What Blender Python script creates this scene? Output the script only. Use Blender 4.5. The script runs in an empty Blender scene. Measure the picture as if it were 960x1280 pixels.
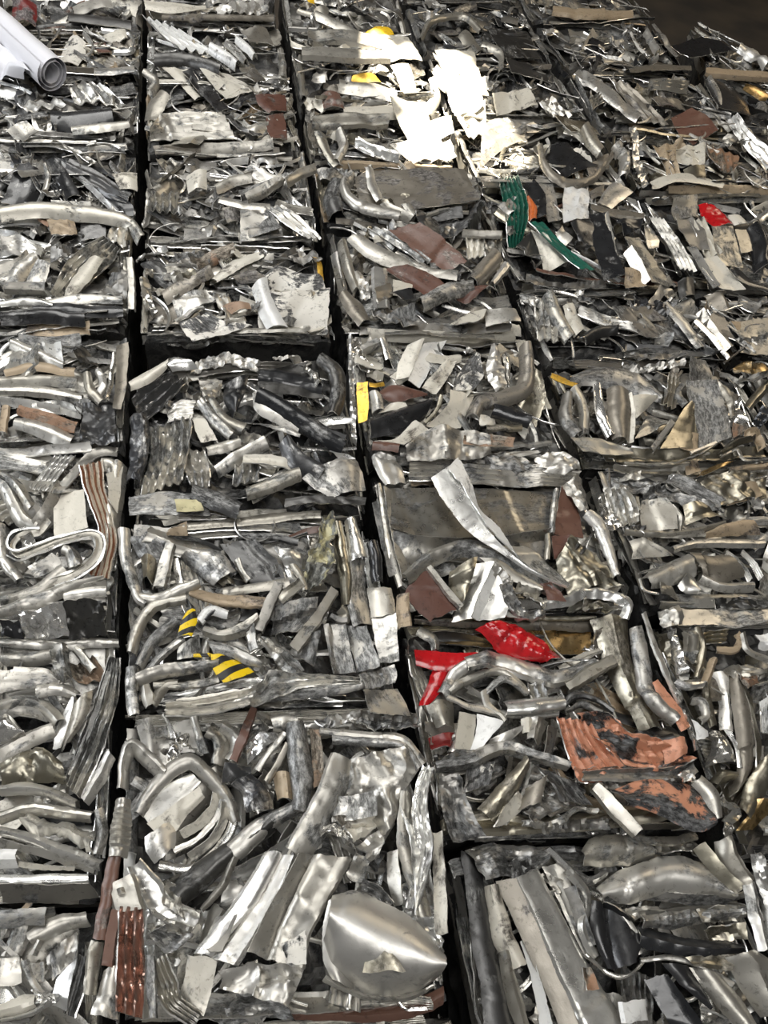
import bpy, math, random
import numpy as np
from mathutils import Matrix, Vector

scene = bpy.context.scene
COL = scene.collection

# ------------------------------------------------------------------ camera
F_PX, CX, CY = 925.0, 480.0, 640.0          # focal length in pixels of the 960x1280 frame
TOP = 0.52                                   # height of a bale
EYE = TOP + 1.5
def _n(v): return v / np.linalg.norm(v)
_vy = _n(np.array([(211 - CX) / F_PX, -(-739 - CY) / F_PX, -1.0]))       # direction of the bale columns
_vx = np.array([4500 / F_PX, 257 / F_PX, -1.0])
_vx = _n(_vx - _vy * _vx.dot(_vy))
_vz = np.cross(_vx, _vy)
RCW = np.array([_vx, _vy, _vz])              # camera -> world
CAM = np.array([0.0, 0.0, EYE])
cam_data = bpy.data.cameras.new('camera')
cam = bpy.data.objects.new('camera', cam_data)
COL.objects.link(cam)
cam_data.sensor_fit = 'VERTICAL'
cam_data.sensor_height = 36.0
cam_data.sensor_width = 27.0
cam_data.lens = 36.0 * F_PX / 1280.0
cam_data.clip_start = 0.02
cam.matrix_world = Matrix.Translation(Vector(CAM)) @ Matrix(RCW.tolist()).to_4x4()
scene.camera = cam

# ------------------------------------------------------------------ world, lights, exposure
scene.view_settings.view_transform = 'Standard'
scene.view_settings.look = 'None'
scene.view_settings.gamma = 1.0
scene.view_settings.use_curve_mapping = False
scene.view_settings.exposure = -0.08

world = bpy.data.worlds.new('world')
scene.world = world
world.use_nodes = True
wn = world.node_tree.nodes; wl = world.node_tree.links
wn['Background'].inputs[0].default_value = (1.0, 0.98, 0.95, 1)
wn['Background'].inputs[1].default_value = 0.16

def look_at(o, tgt):
    d = Vector(tgt) - o.location
    o.rotation_euler = d.to_track_quat('-Z', 'Y').to_euler()

def area(name, loc, tgt, sx, sy, power, col):
    l = bpy.data.lights.new(name, 'AREA'); l.shape = 'RECTANGLE'; l.size = sx; l.size_y = sy
    l.energy = power; l.color = col
    o = bpy.data.objects.new(name, l); COL.objects.link(o); o.location = loc; look_at(o, tgt)
    return o
area('overhead_fill', (-0.9, 4.6, 5.4), (-0.2, 1.0, 0.5), 2.4, 5.6, 270, (1.0, 0.985, 0.95))  # added overhead panel that gives the metal bright reflections, no real opening
area('doorway_daylight', (-5.0, 2.4, 2.8), (0.0, 1.2, 0.5), 3.0, 2.2, 170, (0.93, 0.96, 1.0))
area('overhead_fill', (0.5, -0.6, 5.8), (0.2, 0.4, 0.5), 2.4, 2.0, 120, (1.0, 0.985, 0.96))  # added overhead panel to brighten the near bales
area('warm_side_fill', (4.5, 4.5, 3.6), (0.6, 2.0, 0.5), 1.4, 2.2, 45, (1.0, 0.84, 0.62))  # added fill that warms the right side, no real source

SUN_DIR = _n(np.array([-0.18, 0.55, 1.0]))    # towards the sun
sl = bpy.data.lights.new('sun', 'SUN'); sl.energy = 30.0; sl.angle = math.radians(0.35); sl.color = (1.0, 0.90, 0.72)
so = bpy.data.objects.new('sun', sl); COL.objects.link(so)
so.rotation_euler = Vector(SUN_DIR).to_track_quat('Z', 'Y').to_euler()

# ------------------------------------------------------------------ pixel -> place
def ray(px, py):
    d = np.array([(px - CX) / F_PX, -(py - CY) / F_PX, -1.0])
    return RCW @ d
def at(px, py, z=0.0):
    d = ray(px, py)
    t = (TOP + z - CAM[2]) / d[2]
    return CAM + d * t

# ------------------------------------------------------------------ materials
MATS = {}
def mat(name, base, scuff=(0.10, 0.10, 0.10), amt=0.35, metal=0.84, rough=0.37, rough2=0.6, metal2=0.7, edge=None,
        bump=0.42, scale=9.0, kind='scuff', base2=None, var=0.18, streak=0.3, coat=0.0, fleck=0.6, crinkle=1.2):
    m = bpy.data.materials.new(name); m.use_nodes = True
    nt = m.node_tree; N = nt.nodes; L = nt.links
    bs = N['Principled BSDF']
    tc = N.new('ShaderNodeTexCoord'); oi = N.new('ShaderNodeObjectInfo')
    add = N.new('ShaderNodeVectorMath'); add.operation = 'ADD'
    mul = N.new('ShaderNodeVectorMath'); mul.operation = 'SCALE'
    comb = N.new('ShaderNodeCombineXYZ')
    for i in range(3): L.new(oi.outputs['Random'], comb.inputs[i])
    L.new(comb.outputs[0], mul.inputs[0]); mul.inputs['Scale'].default_value = 37.0
    L.new(tc.outputs['Object'], add.inputs[0]); L.new(mul.outputs[0], add.inputs[1])
    # big patches
    n1 = N.new('ShaderNodeTexNoise'); n1.inputs['Scale'].default_value = scale
    n1.inputs['Detail'].default_value = 5; n1.inputs['Roughness'].default_value = 0.65; n1.inputs['Distortion'].default_value = 0.7
    L.new(add.outputs[0], n1.inputs['Vector'])
    # streaks along the sheet
    mp = N.new('ShaderNodeMapping'); mp.inputs['Scale'].default_value = (20, 60, 1)
    ua = N.new('ShaderNodeVectorMath'); ua.operation = 'ADD'
    L.new(tc.outputs['UV'], ua.inputs[0]); L.new(mul.outputs[0], ua.inputs[1])
    L.new(ua.outputs[0], mp.inputs['Vector'])
    n2 = N.new('ShaderNodeTexNoise'); n2.inputs['Scale'].default_value = 1.0; n2.inputs['Detail'].default_value = 4
    n2.inputs['Roughness'].default_value = 0.7
    L.new(mp.outputs[0], n2.inputs['Vector'])
    # mask = smoothstep(n1 + streak*(n2-.5) + per object offset)
    m1 = N.new('ShaderNodeMath'); m1.operation = 'MULTIPLY_ADD'
    L.new(n2.outputs[0], m1.inputs[0]); m1.inputs[1].default_value = streak; L.new(n1.outputs[0], m1.inputs[2])
    ro = N.new('ShaderNodeMath'); ro.operation = 'MULTIPLY_ADD'
    L.new(oi.outputs['Random'], ro.inputs[0]); ro.inputs[1].default_value = var; L.new(m1.outputs[0], ro.inputs[2])
    thr = 0.5 + streak * 0.5 + var * 0.5 + (0.5 - amt) * 0.42
    mr = N.new('ShaderNodeMapRange'); mr.clamp = True
    mr.inputs['From Min'].default_value = thr - 0.035; mr.inputs['From Max'].default_value = thr + 0.035
    L.new(ro.outputs[0], mr.inputs['Value'])
    # base tone varies from object to object
    b1 = N.new('ShaderNodeMixRGB'); b1.inputs[1].default_value = (*base, 1)
    b2 = base2 or tuple(c * k for c, k in zip(base, (0.70, 0.685, 0.65)))
    b1.inputs[2].default_value = (*b2, 1)
    wv = N.new('ShaderNodeTexWhiteNoise'); wv.noise_dimensions = '1D'; L.new(oi.outputs['Random'], wv.inputs['W'])
    L.new(wv.outputs['Value'], b1.inputs[0])
    last = b1.outputs[0]
    if kind == 'hazard':
        sx = N.new('ShaderNodeSeparateXYZ'); L.new(tc.outputs['UV'], sx.inputs[0])
        s1 = N.new('ShaderNodeMath'); s1.operation = 'MULTIPLY_ADD'
        L.new(sx.outputs[0], s1.inputs[0]); s1.inputs[1].default_value = 2.5; L.new(sx.outputs[1], s1.inputs[2])
        s2 = N.new('ShaderNodeMath'); s2.operation = 'MULTIPLY'; L.new(s1.outputs[0], s2.inputs[0]); s2.inputs[1].default_value = 13.0
        s3 = N.new('ShaderNodeMath'); s3.operation = 'FRACT'; L.new(s2.outputs[0], s3.inputs[0])
        s4 = N.new('ShaderNodeMath'); s4.operation = 'GREATER_THAN'; L.new(s3.outputs[0], s4.inputs[0]); s4.inputs[1].default_value = 0.52
        hz = N.new('ShaderNodeMixRGB'); hz.inputs[1].default_value = (*base, 1); hz.inputs[2].default_value = (0.01, 0.01, 0.01, 1)
        L.new(s4.outputs[0], hz.inputs[0]); last = hz.outputs[0]
    if kind == 'ruststripe':
        sx = N.new('ShaderNodeSeparateXYZ'); L.new(tc.outputs['UV'], sx.inputs[0])
        s2 = N.new('ShaderNodeMath'); s2.operation = 'MULTIPLY'; L.new(sx.outputs[1], s2.inputs[0]); s2.inputs[1].default_value = 6.283 * 95.0
        s3 = N.new('ShaderNodeMath'); s3.operation = 'SINE'; L.new(s2.outputs[0], s3.inputs[0])
        s5 = N.new('ShaderNodeMath'); s5.operation = 'MULTIPLY_ADD'; L.new(n1.outputs[0], s5.inputs[0]); s5.inputs[1].default_value = 3.0; L.new(s3.outputs[0], s5.inputs[2])
        s6 = N.new('ShaderNodeMapRange'); L.new(s5.outputs[0], s6.inputs['Value']); s6.inputs['From Min'].default_value = 1.5; s6.inputs['From Max'].default_value = 2.1
        hz = N.new('ShaderNodeMixRGB'); L.new(last, hz.inputs[1]); hz.inputs[2].default_value = (0.24, 0.10, 0.05, 1)
        L.new(s6.outputs[0], hz.inputs[0]); last = hz.outputs[0]
    mx = N.new('ShaderNodeMixRGB'); L.new(mr.outputs[0], mx.inputs[0]); L.new(last, mx.inputs[1])
    # scuffed metal: bright and dark streaks
    sc = N.new('ShaderNodeMixRGB'); sc.inputs[1].default_value = (*scuff, 1)
    sc2 = edge or (min(1, scuff[0] * 4.2 + .05), min(1, scuff[1] * 4.2 + .05), min(1, scuff[2] * 4.2 + .05))
    sc.inputs[2].default_value = (*sc2, 1)
    n3 = N.new('ShaderNodeTexNoise'); n3.inputs['Scale'].default_value = 2.3; n3.inputs['Detail'].default_value = 6; n3.inputs['Roughness'].default_value = 0.75
    L.new(mp.outputs[0], n3.inputs['Vector'])
    mr3 = N.new('ShaderNodeMapRange'); L.new(n3.outputs[0], mr3.inputs['Value']); mr3.inputs['From Min'].default_value = 0.42; mr3.inputs['From Max'].default_value = 0.68
    L.new(mr3.outputs[0], sc.inputs[0])
    L.new(sc.outputs[0], mx.inputs[2])
    fl = N.new('ShaderNodeTexNoise'); fl.inputs['Scale'].default_value = 75; fl.inputs['Detail'].default_value = 4; fl.inputs['Roughness'].default_value = 0.7; fl.inputs['Distortion'].default_value = 0.35
    L.new(add.outputs[0], fl.inputs['Vector'])
    fa = N.new('ShaderNodeMath'); fa.operation = 'MULTIPLY_ADD'; L.new(n1.outputs[0], fa.inputs[0]); fa.inputs[1].default_value = 0.45; L.new(fl.outputs[0], fa.inputs[2])
    fm = N.new('ShaderNodeMapRange'); L.new(fa.outputs[0], fm.inputs['Value']); fm.inputs['From Min'].default_value = 0.775; fm.inputs['From Max'].default_value = 0.88
    fm.inputs['To Max'].default_value = fleck
    fx = N.new('ShaderNodeMixRGB'); fx.blend_type = 'MULTIPLY'; fx.inputs[2].default_value = (0.30, 0.29, 0.27, 1)
    L.new(fm.outputs[0], fx.inputs[0]); L.new(mx.outputs[0], fx.inputs[1])
    L.new(fx.outputs[0], bs.inputs['Base Color'])
    def lerp(a, b, soc):
        q = N.new('ShaderNodeMapRange'); L.new(mr.outputs[0], q.inputs['Value'])
        q.inputs['To Min'].default_value = a; q.inputs['To Max'].default_value = b; L.new(q.outputs[0], bs.inputs[soc])
    lerp(metal, metal2, 'Metallic')
    # roughness with smudges
    n4 = N.new('ShaderNodeTexNoise'); n4.inputs['Scale'].default_value = 30; n4.inputs['Detail'].default_value = 3
    L.new(add.outputs[0], n4.inputs['Vector'])
    q = N.new('ShaderNodeMapRange'); L.new(mr.outputs[0], q.inputs['Value']); q.inputs['To Min'].default_value = rough; q.inputs['To Max'].default_value = rough2
    r4 = N.new('ShaderNodeMath'); r4.operation = 'MULTIPLY_ADD'; L.new(n4.outputs[0], r4.inputs[0]); r4.inputs[1].default_value = 0.28
    r5 = N.new('ShaderNodeMath'); r5.operation = 'SUBTRACT'; L.new(q.outputs[0], r5.inputs[0]); r5.inputs[1].default_value = 0.14
    L.new(r5.outputs[0], r4.inputs[2]); L.new(r4.outputs[0], bs.inputs['Roughness'])
    if coat: bs.inputs['Coat Weight'].default_value = coat
    # dents and scratches
    bp = N.new('ShaderNodeBump'); bp.inputs['Strength'].default_value = bump; bp.inputs['Distance'].default_value = 0.0012
    n5 = N.new('ShaderNodeTexNoise'); n5.inputs['Scale'].default_value = 60; n5.inputs['Detail'].default_value = 5; n5.inputs['Distortion'].default_value = 0.4
    L.new(add.outputs[0], n5.inputs['Vector'])
    hs = N.new('ShaderNodeMath'); hs.operation = 'MULTIPLY_ADD'; L.new(n3.outputs[0], hs.inputs[0]); hs.inputs[1].default_value = 0.35; L.new(n5.outputs[0], hs.inputs[2])
    hm = N.new('ShaderNodeMath'); hm.operation = 'MULTIPLY_ADD'; L.new(mr.outputs[0], hm.inputs[0]); hm.inputs[1].default_value = -0.25; L.new(hs.outputs[0], hm.inputs[2])
    rd = N.new('ShaderNodeTexNoise'); rd.noise_type = 'RIDGED_MULTIFRACTAL'; rd.inputs['Scale'].default_value = 13; rd.inputs['Detail'].default_value = 2.5
    rd.inputs['Distortion'].default_value = 0.3; L.new(add.outputs[0], rd.inputs['Vector'])
    rm = N.new('ShaderNodeMapRange'); L.new(n1.outputs[0], rm.inputs['Value']); rm.inputs['From Min'].default_value = 0.42; rm.inputs['From Max'].default_value = 0.62
    rm.inputs['To Max'].default_value = crinkle
    rq = N.new('ShaderNodeMath'); rq.operation = 'MULTIPLY_ADD'; L.new(rd.outputs[0], rq.inputs[0]); L.new(rm.outputs[0], rq.inputs[1]); L.new(hm.outputs[0], rq.inputs[2])
    hm = rq
    L.new(hm.outputs[0], bp.inputs['Height']); L.new(bp.outputs[0], bs.inputs['Normal'])
    MATS[name] = m
    return m

D_ = dict
mat('silver', (0.72, 0.705, 0.665), amt=0.30, scuff=(0.13, 0.13, 0.125), rough=0.40)
mat('bright', (0.85, 0.85, 0.83), amt=0.12, fleck=0.3, crinkle=0.6, scuff=(0.25, 0.25, 0.25), rough=0.30, var=0.08)
mat('chrome', (0.80, 0.79, 0.76), amt=0.10, crinkle=0.4, scuff=(0.2, 0.2, 0.2), rough=0.20, var=0.1)
mat('satin', (0.57, 0.55, 0.50), amt=0.28, scuff=(0.10, 0.10, 0.095), rough=0.42)
mat('scuffed', (0.58, 0.565, 0.53), amt=0.48, scuff=(0.11, 0.11, 0.107), rough=0.42, rough2=0.5, streak=0.5)
mat('dull', (0.33, 0.32, 0.30), amt=0.45, scuff=(0.07, 0.07, 0.068), rough=0.46)
mat('dark', (0.13, 0.13, 0.13), amt=0.35, scuff=(0.035, 0.035, 0.035), rough=0.38, edge=(0.4, 0.4, 0.39))
mat('black', (0.012, 0.013, 0.015), amt=0.12, scuff=(0.10, 0.10, 0.10), metal=0.0, metal2=0.9, rough=0.30, rough2=0.45, edge=(0.5, 0.5, 0.49), base2=(0.02, 0.02, 0.021), coat=0.3)
mat('blackscuff', (0.03, 0.031, 0.034), amt=0.40, scuff=(0.09, 0.09, 0.09), metal=0.0, metal2=0.9, rough=0.32, rough2=0.42, edge=(0.52, 0.51, 0.49), streak=0.5, base2=(0.05, 0.05, 0.05))
mat('taupe', (0.30, 0.275, 0.235), amt=0.30, scuff=(0.09, 0.085, 0.08), metal=0.55, metal2=0.85, rough=0.40)
mat('olive', (0.43, 0.395, 0.315), amt=0.28, scuff=(0.13, 0.12, 0.10), metal=0.95, rough=0.34, base2=(0.33, 0.31, 0.25))
mat('brass', (0.55, 0.38, 0.17), amt=0.15, scuff=(0.2, 0.17, 0.12), metal=0.95, rough=0.30, base2=(0.50, 0.36, 0.18))
mat('gold', (0.78, 0.46, 0.07), amt=0.10, scuff=(0.3, 0.2, 0.08), metal=0.6, rough=0.35, base2=(0.7, 0.42, 0.06))
mat('cream', (0.68, 0.65, 0.57), fleck=0.4, amt=0.16, scuff=(0.14, 0.13, 0.115), metal=0.15, metal2=0.9, rough=0.42, base2=(0.60, 0.565, 0.48))
mat('white', (0.80, 0.80, 0.78), amt=0.14, fleck=0.3, scuff=(0.16, 0.16, 0.16), metal=0.1, metal2=0.9, rough=0.38, base2=(0.72, 0.72, 0.70))
mat('whitescrape', (0.80, 0.78, 0.72), amt=0.38, scuff=(0.055, 0.055, 0.055), metal=0.05, metal2=0.8, rough=0.42, streak=0.5, base2=(0.74, 0.71, 0.64), scale=14)
mat('brown', (0.115, 0.052, 0.038), amt=0.22, scuff=(0.13, 0.11, 0.10), metal=0.0, metal2=0.85, rough=0.36, edge=(0.5, 0.46, 0.42), base2=(0.16, 0.085, 0.06))
mat('rust', (0.30, 0.17, 0.10), amt=0.42, scuff=(0.10, 0.085, 0.07), metal=0.2, metal2=0.85, rough=0.55, base2=(0.33, 0.24, 0.17), edge=(0.5, 0.45, 0.38))
mat('ruststripe', (0.66, 0.60, 0.50), amt=0.14, scuff=(0.15, 0.12, 0.09), metal=0.2, rough=0.45, kind='ruststripe', base2=(0.6, 0.53, 0.43))
mat('tan', (0.36, 0.28, 0.19), amt=0.22, scuff=(0.13, 0.11, 0.09), metal=0.25, metal2=0.8, rough=0.48, base2=(0.44, 0.35, 0.24))
mat('copper', (0.62, 0.29, 0.18), amt=0.30, scuff=(0.075, 0.07, 0.068), metal=0.15, metal2=0.9, rough=0.40, base2=(0.56, 0.26, 0.16))
mat('copperscuff', (0.60, 0.28, 0.17), amt=0.60, scuff=(0.05, 0.05, 0.05), metal=0.15, metal2=0.9, rough=0.40, base2=(0.54, 0.25, 0.15), streak=0.35, scale=16)
mat('coppershine', (0.50, 0.34, 0.28), amt=0.2, scuff=(0.2, 0.14, 0.12), metal=0.9, rough=0.28, base2=(0.42, 0.29, 0.24))
mat('red', (0.55, 0.012, 0.016), amt=0.08, scuff=(0.25, 0.03, 0.03), metal=0.0, metal2=0.5, rough=0.22, base2=(0.45, 0.01, 0.014), coat=0.4, edge=(0.7, 0.3, 0.3))
mat('darkred', (0.20, 0.022, 0.02), amt=0.2, scuff=(0.10, 0.09, 0.09), metal=0.0, metal2=0.8, rough=0.35, base2=(0.14, 0.02, 0.02))
mat('green', (0.010, 0.080, 0.052), amt=0.25, scuff=(0.06, 0.11, 0.09), metal=0.0, metal2=0.7, rough=0.3, base2=(0.016, 0.12, 0.085), edge=(0.3, 0.42, 0.36))
mat('orange', (0.60, 0.14, 0.03), amt=0.1, scuff=(0.2, 0.1, 0.05), metal=0.0, rough=0.4, base2=(0.55, 0.13, 0.03))
mat('hazard', (0.86, 0.60, 0.0), amt=0.06, scuff=(0.2, 0.2, 0.18), metal=0.0, metal2=0.5, rough=0.4, kind='hazard', base2=(0.82, 0.58, 0.0))
mat('yellow', (0.80, 0.52, 0.02), amt=0.1, scuff=(0.2, 0.18, 0.1), metal=0.0, rough=0.4, base2=(0.8, 0.5, 0.02))
mat('yellowish', (0.50, 0.46, 0.28), amt=0.42, scuff=(0.10, 0.10, 0.09), metal=0.4, metal2=0.85, rough=0.45, base2=(0.48, 0.44, 0.26))
mat('tray', (0.47, 0.455, 0.42), amt=0.40, scuff=(0.12, 0.12, 0.118), rough=0.30, rough2=0.38, metal=0.9, streak=0.1, bump=0.15, crinkle=0.2, var=0.0, edge=(0.36, 0.36, 0.35))
mat('rim', (0.88, 0.87, 0.84), amt=0.15, rough=0.30, metal=0.9, var=0.1, fleck=0.3)  # bare sheet edges, coloured pale to paint in edge highlights
mat('dome', (0.70, 0.685, 0.65), amt=0.12, rough=0.42, rough2=0.5, metal=0.85, var=0.0, fleck=0.2, crinkle=0.5)
mat('core', (0.20, 0.195, 0.185), amt=0.5, scuff=(0.03, 0.03, 0.03), metal=0.8, rough=0.5, scale=14)  # dark tone paints crevice shade into the compressed scrap
mat('film', (0.80, 0.80, 0.84), amt=0.0, metal=0.0, rough=0.35, base2=(0.78, 0.78, 0.82), var=0.0, bump=0.15, streak=0.0, fleck=0.0, crinkle=0.0)

LOOK = D_(tray='', dome='',silver='', bright='', chrome='', satin='', scuffed='', dull='dull grey sheet', dark='dark grey sheet', black='black painted sheet',
          blackscuff='scraped black painted sheet', taupe='taupe painted sheet', olive='olive tinted sheet', brass='brass coloured sheet',
          gold='gold coloured sheet', cream='cream painted sheet', white='white painted sheet', whitescrape='white painted sheet with black scrapes',
          brown='brown painted sheet', rust='rust stained sheet', ruststripe='ribbed sheet with rust stripes', tan='tan sheet', copper='copper orange painted sheet',
          copperscuff='scorched copper orange sheet', coppershine='shiny copper coloured profile', red='glossy red painted sheet', darkred='dark red painted piece',
          green='green painted sheet', orange='orange painted piece', hazard='yellow and black hazard striped sheet', yellow='yellow painted piece',
          yellowish='yellow smeared sheet', core='dark compressed scrap inside the bale')

# ------------------------------------------------------------------ sheet geometry
def tri(x): return 4 * np.abs(x - np.floor(x) - 0.5) - 1
def crease(x, y, rg, f, n=4, ang=None, warp=1.0):
    """creased facets, about -1..1; f in folds per metre"""
    w1 = rg.uniform(0, 6.28, 4)
    X = x + warp * 0.10 / f * np.sin(y * f * 4.1 + w1[0]) + warp * 0.05 / f * np.sin(y * f * 9 + w1[1])
    Y = y + warp * 0.10 / f * np.sin(x * f * 4.7 + w1[2]) + warp * 0.05 / f * np.sin(x * f * 8 + w1[3])
    t = 0; tot = 0
    for i in range(n):
        a = rg.uniform(0, 3.1416) if ang is None else ang + rg.normal(0, 0.35)
        ff = f * (1 + 0.75 * i) * rg.uniform(0.8, 1.25); am = 1 / (1 + 0.9 * i)
        t = t + am * tri((X * math.cos(a) + Y * math.sin(a)) * ff + rg.uniform(0, 1)); tot += am
    return t / tot * 1.4

def mesh_from_grid(name, P, uv, th, closed_v=False):
    nu, nv = P.shape[:2]
    top = P.reshape(-1, 3)
    # thickness along the local normal
    du = np.gradient(P, axis=0); dv = np.gradient(P, axis=1)
    nr = np.cross(du, dv); ln = np.linalg.norm(nr, axis=2, keepdims=True); nr = nr / np.maximum(ln, 1e-9)
    if nr[..., 2].mean() < 0 and not closed_v: nr = -nr
    bot = (P - nr * th).reshape(-1, 3)
    V = np.vstack([top, bot])
    idx = np.arange(nu * nv).reshape(nu, nv)
    a, b, c, d = idx[:-1, :-1].ravel(), idx[1:, :-1].ravel(), idx[1:, 1:].ravel(), idx[:-1, 1:].ravel()
    n = nu * nv
    ft = np.stack([a, b, c, d], 1); fb = np.stack([a, d, c, b], 1) + n
    def rim(e):
        return np.stack([e[:-1], e[:-1] + n, e[1:] + n, e[1:]], 1)
    loop = np.concatenate([idx[:, 0], idx[-1, 1:], idx[::-1, -1][1:], idx[0, ::-1][1:]])
    Fc = np.vstack([ft, fb, rim(loop)])
    me = bpy.data.meshes.new(name)
    me.vertices.add(len(V)); me.vertices.foreach_set('co', V.astype(np.float32).ravel())
    me.loops.add(Fc.size); me.loops.foreach_set('vertex_index', Fc.astype(np.int32).ravel())
    me.polygons.add(len(Fc)); me.polygons.foreach_set('loop_start', np.arange(0, Fc.size, 4, dtype=np.int32))
    me.polygons.foreach_set('loop_total', np.full(len(Fc), 4, dtype=np.int32))
    me.update(calc_edges=True); me.validate()
    u = me.uv_layers.new(name='UVMap')
    U = np.vstack([uv.reshape(-1, 2)] * 2)[Fc.ravel()] if len(me.loops) == Fc.size else None
    if U is not None: u.data.foreach_set('uv', U.astype(np.float32).ravel())
    mi = np.zeros(len(Fc), dtype=np.int32); mi[len(ft) * 2:] = 1
    if len(me.polygons) == len(Fc): me.polygons.foreach_set('material_index', mi)
    me.shade_smooth()
    me.set_sharp_from_angle(angle=math.radians(38))
    return me

def link_mesh(name, me, m, parent, loc=(0, 0, 0), label=None):
    me.materials.append(MATS[m])
    if parent and m not in ('film', 'core'): me.materials.append(MATS['rim'])
    o = bpy.data.objects.new(name, me); COL.objects.link(o)
    o.location = loc
    if parent: o.parent = parent
    if label: o['label'] = label
    return o

def smooth_path(pts, n, lin=False):
    p = np.array(pts, float)
    if len(p) == 2 or lin:
        s = np.concatenate([[0], np.cumsum(np.linalg.norm(np.diff(p, axis=0), axis=1))]); t = np.linspace(0, s[-1], n)
        return np.stack([np.interp(t, s, p[:, k]) for k in range(p.shape[1])], 1)
    q = np.vstack([2 * p[0] - p[1], p, 2 * p[-1] - p[-2]])
    out = []
    for i in range(1, len(q) - 2):
        t = np.linspace(0, 1, 24, endpoint=False)[:, None]
        a, b, c, d = q[i - 1], q[i], q[i + 1], q[i + 2]
        out.append(0.5 * ((2 * b) + (-a + c) * t + (2 * a - 5 * b + 4 * c - d) * t ** 2 + (-a + 3 * b - 3 * c + d) * t ** 3))
    out = np.vstack(out + [q[-2][None]])
    s = np.concatenate([[0], np.cumsum(np.linalg.norm(np.diff(out, axis=0), axis=1))]); t = np.linspace(0, s[-1], n)
    return np.stack([np.interp(t, s, out[:, k]) for k in range(p.shape[1])], 1)

def sheet(name, A, B, m, parent, rg, z=0.0, p='flat', r=0, ra=None, ru=0, bow=0.0, cr=None, cf=None, tl=None, tu=None, th=0.0026,
          rag=None, ed=0.0, cell=0.005, label=None, flange=0, dip=0.0):
    """A, B: (n,3) world edge curves of equal length; the sheet spans between them"""
    n = len(A)
    W = np.linalg.norm(A - B, axis=1).mean(); Lg = np.linalg.norm(np.diff((A + B) / 2, axis=0), axis=1).sum()
    W = max(W, 0.004)
    nv = int(np.clip(W / cell * (1.6 if (r or p != 'flat') else 1), 5, 90))
    if r: nv = max(nv, r * 5 + 1)
    nu = int(np.clip(Lg / cell, 6, 140))
    s = np.linspace(0, n - 1, nu)
    A2 = np.stack([np.interp(s, np.arange(n), A[:, k]) for k in range(3)], 1)
    B2 = np.stack([np.interp(s, np.arange(n), B[:, k]) for k in range(3)], 1)
    v = np.linspace(0, 1, nv)
    if p in ('box', 'tube'):      # steeper sampling near the edges
        v = 0.5 - 0.5 * np.cos(v * np.pi)
    u = np.linspace(0, 1, nu)
    if rag is None: rag = 0.0014
    if rag:
        d = (B2 - A2) / W
        for E, sg in ((A2, -1), (B2, 1)):
            jit = crease(u * Lg, u * 0, rg, 1 / 0.11, 4) * rag * 1.4 + rg.normal(0, rag * 0.22, nu)
            E += d * (sg * jit)[:, None]
    P = A2[:, None, :] * (1 - v)[None, :, None] + B2[:, None, :] * v[None, :, None]
    if rag:
        dd = np.gradient(P, axis=0); dd /= np.maximum(np.linalg.norm(dd, axis=2, keepdims=True), 1e-6)
        e = np.exp(-np.minimum(u, 1 - u) * Lg / 0.02)[:, None, None]
        jv = (crease(v * W, v * 0, rg, 1 / 0.04, 3) * rag * 1.6)[None, :, None]
        P += dd * e * jv
    h = np.zeros((nu, nv)); U, V = np.meshgrid(u, v, indexing='ij')
    if p == 'tube': h += np.sqrt(np.clip(1 - (2 * V - 1) ** 2, 0, 1)) * W * 0.42
    elif p == 'box': h += np.clip(np.minimum(V, 1 - V) / 0.07, 0, 1) * min(W * 0.5, 0.018)
    if r:
        amp = ra if ra is not None else min(0.4 * W / r, 0.009)
        ph = V * r
        if p == 'sin': h += amp * np.sin(ph * 6.283 + 1)
        elif p == 'step': h += amp * np.clip(np.sin(ph * 6.283) * 3.0, -1, 1)
        else: h += amp * tri(ph + 0.15 * np.sin(U * 5 + rg.uniform(0, 6))) 
    if ru: h += (ra or 0.004) * np.sin(U * ru * 6.283)
    h += bow * (1 - (2 * V - 1) ** 2)
    if dip: h += dip * np.sin(U * np.pi)
    if flange:                                  # turned-up or turned-down lips
        k = np.clip(1 - np.minimum(V, 1 - V) * W / 0.006, 0, 1)
        h += flange * k
    if tl is None: tl = rg.uniform(-0.30, 0.30)
    h += tl * (V - 0.5) * W
    if tu is None: tu = rg.uniform(-0.05, 0.05)
    h += tu * (U - 0.5) * Lg
    size = min(W, Lg)
    if cr is None: cr = min(0.0045, 0.075 * size)
    if cf is None: cf = 1 / max(0.035, min(0.13, size * 1.2))
    if cr:
        # long folds along the sheet and a few sharp kinks across it
        kv = int(np.clip(W / 0.03, 2, 5)); ku = int(np.clip(Lg / 0.07, 2, 6))
        xv = np.concatenate([[-.2], np.sort(rg.uniform(0, 1, kv)), [1.2]]); yv = rg.normal(0, 1, kv + 2)
        xu = np.concatenate([[-.3 * Lg], np.sort(rg.uniform(0, Lg, ku)), [1.3 * Lg]]); yu = rg.normal(0, 1, ku + 2)
        sl = rg.uniform(-.9, .9)
        h += 0.75 * cr * np.interp(V + 0.10 * np.sin(U * rg.uniform(1, 4) + rg.uniform(0, 6)), xv, yv)
        h += 1.0 * cr * np.interp(U * Lg + sl * (V - .5) * W, xu, yu)
        kk = 1.0 if cr > 0.0065 else 0.28
        h += kk * cr * crease(P[..., 0], P[..., 1], rg, cf, 4)
        if cr > 0.0065: h += 0.25 * cr * crease(P[..., 0], P[..., 1], rg, cf * 3.1, 3)
    P = P.copy(); P[..., 2] += h + z
    if ed:
        k = np.clip(1 - np.minimum(V, 1 - V) * W / 0.004, 0, 1) + np.clip(1 - np.minimum(U, 1 - U) * Lg / 0.004, 0, 1)
        P[..., 2] -= ed * np.clip(k, 0, 1)
    c = P.reshape(-1, 3).mean(0)
    uvv = np.stack([U * Lg, V * W], 2)
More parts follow.
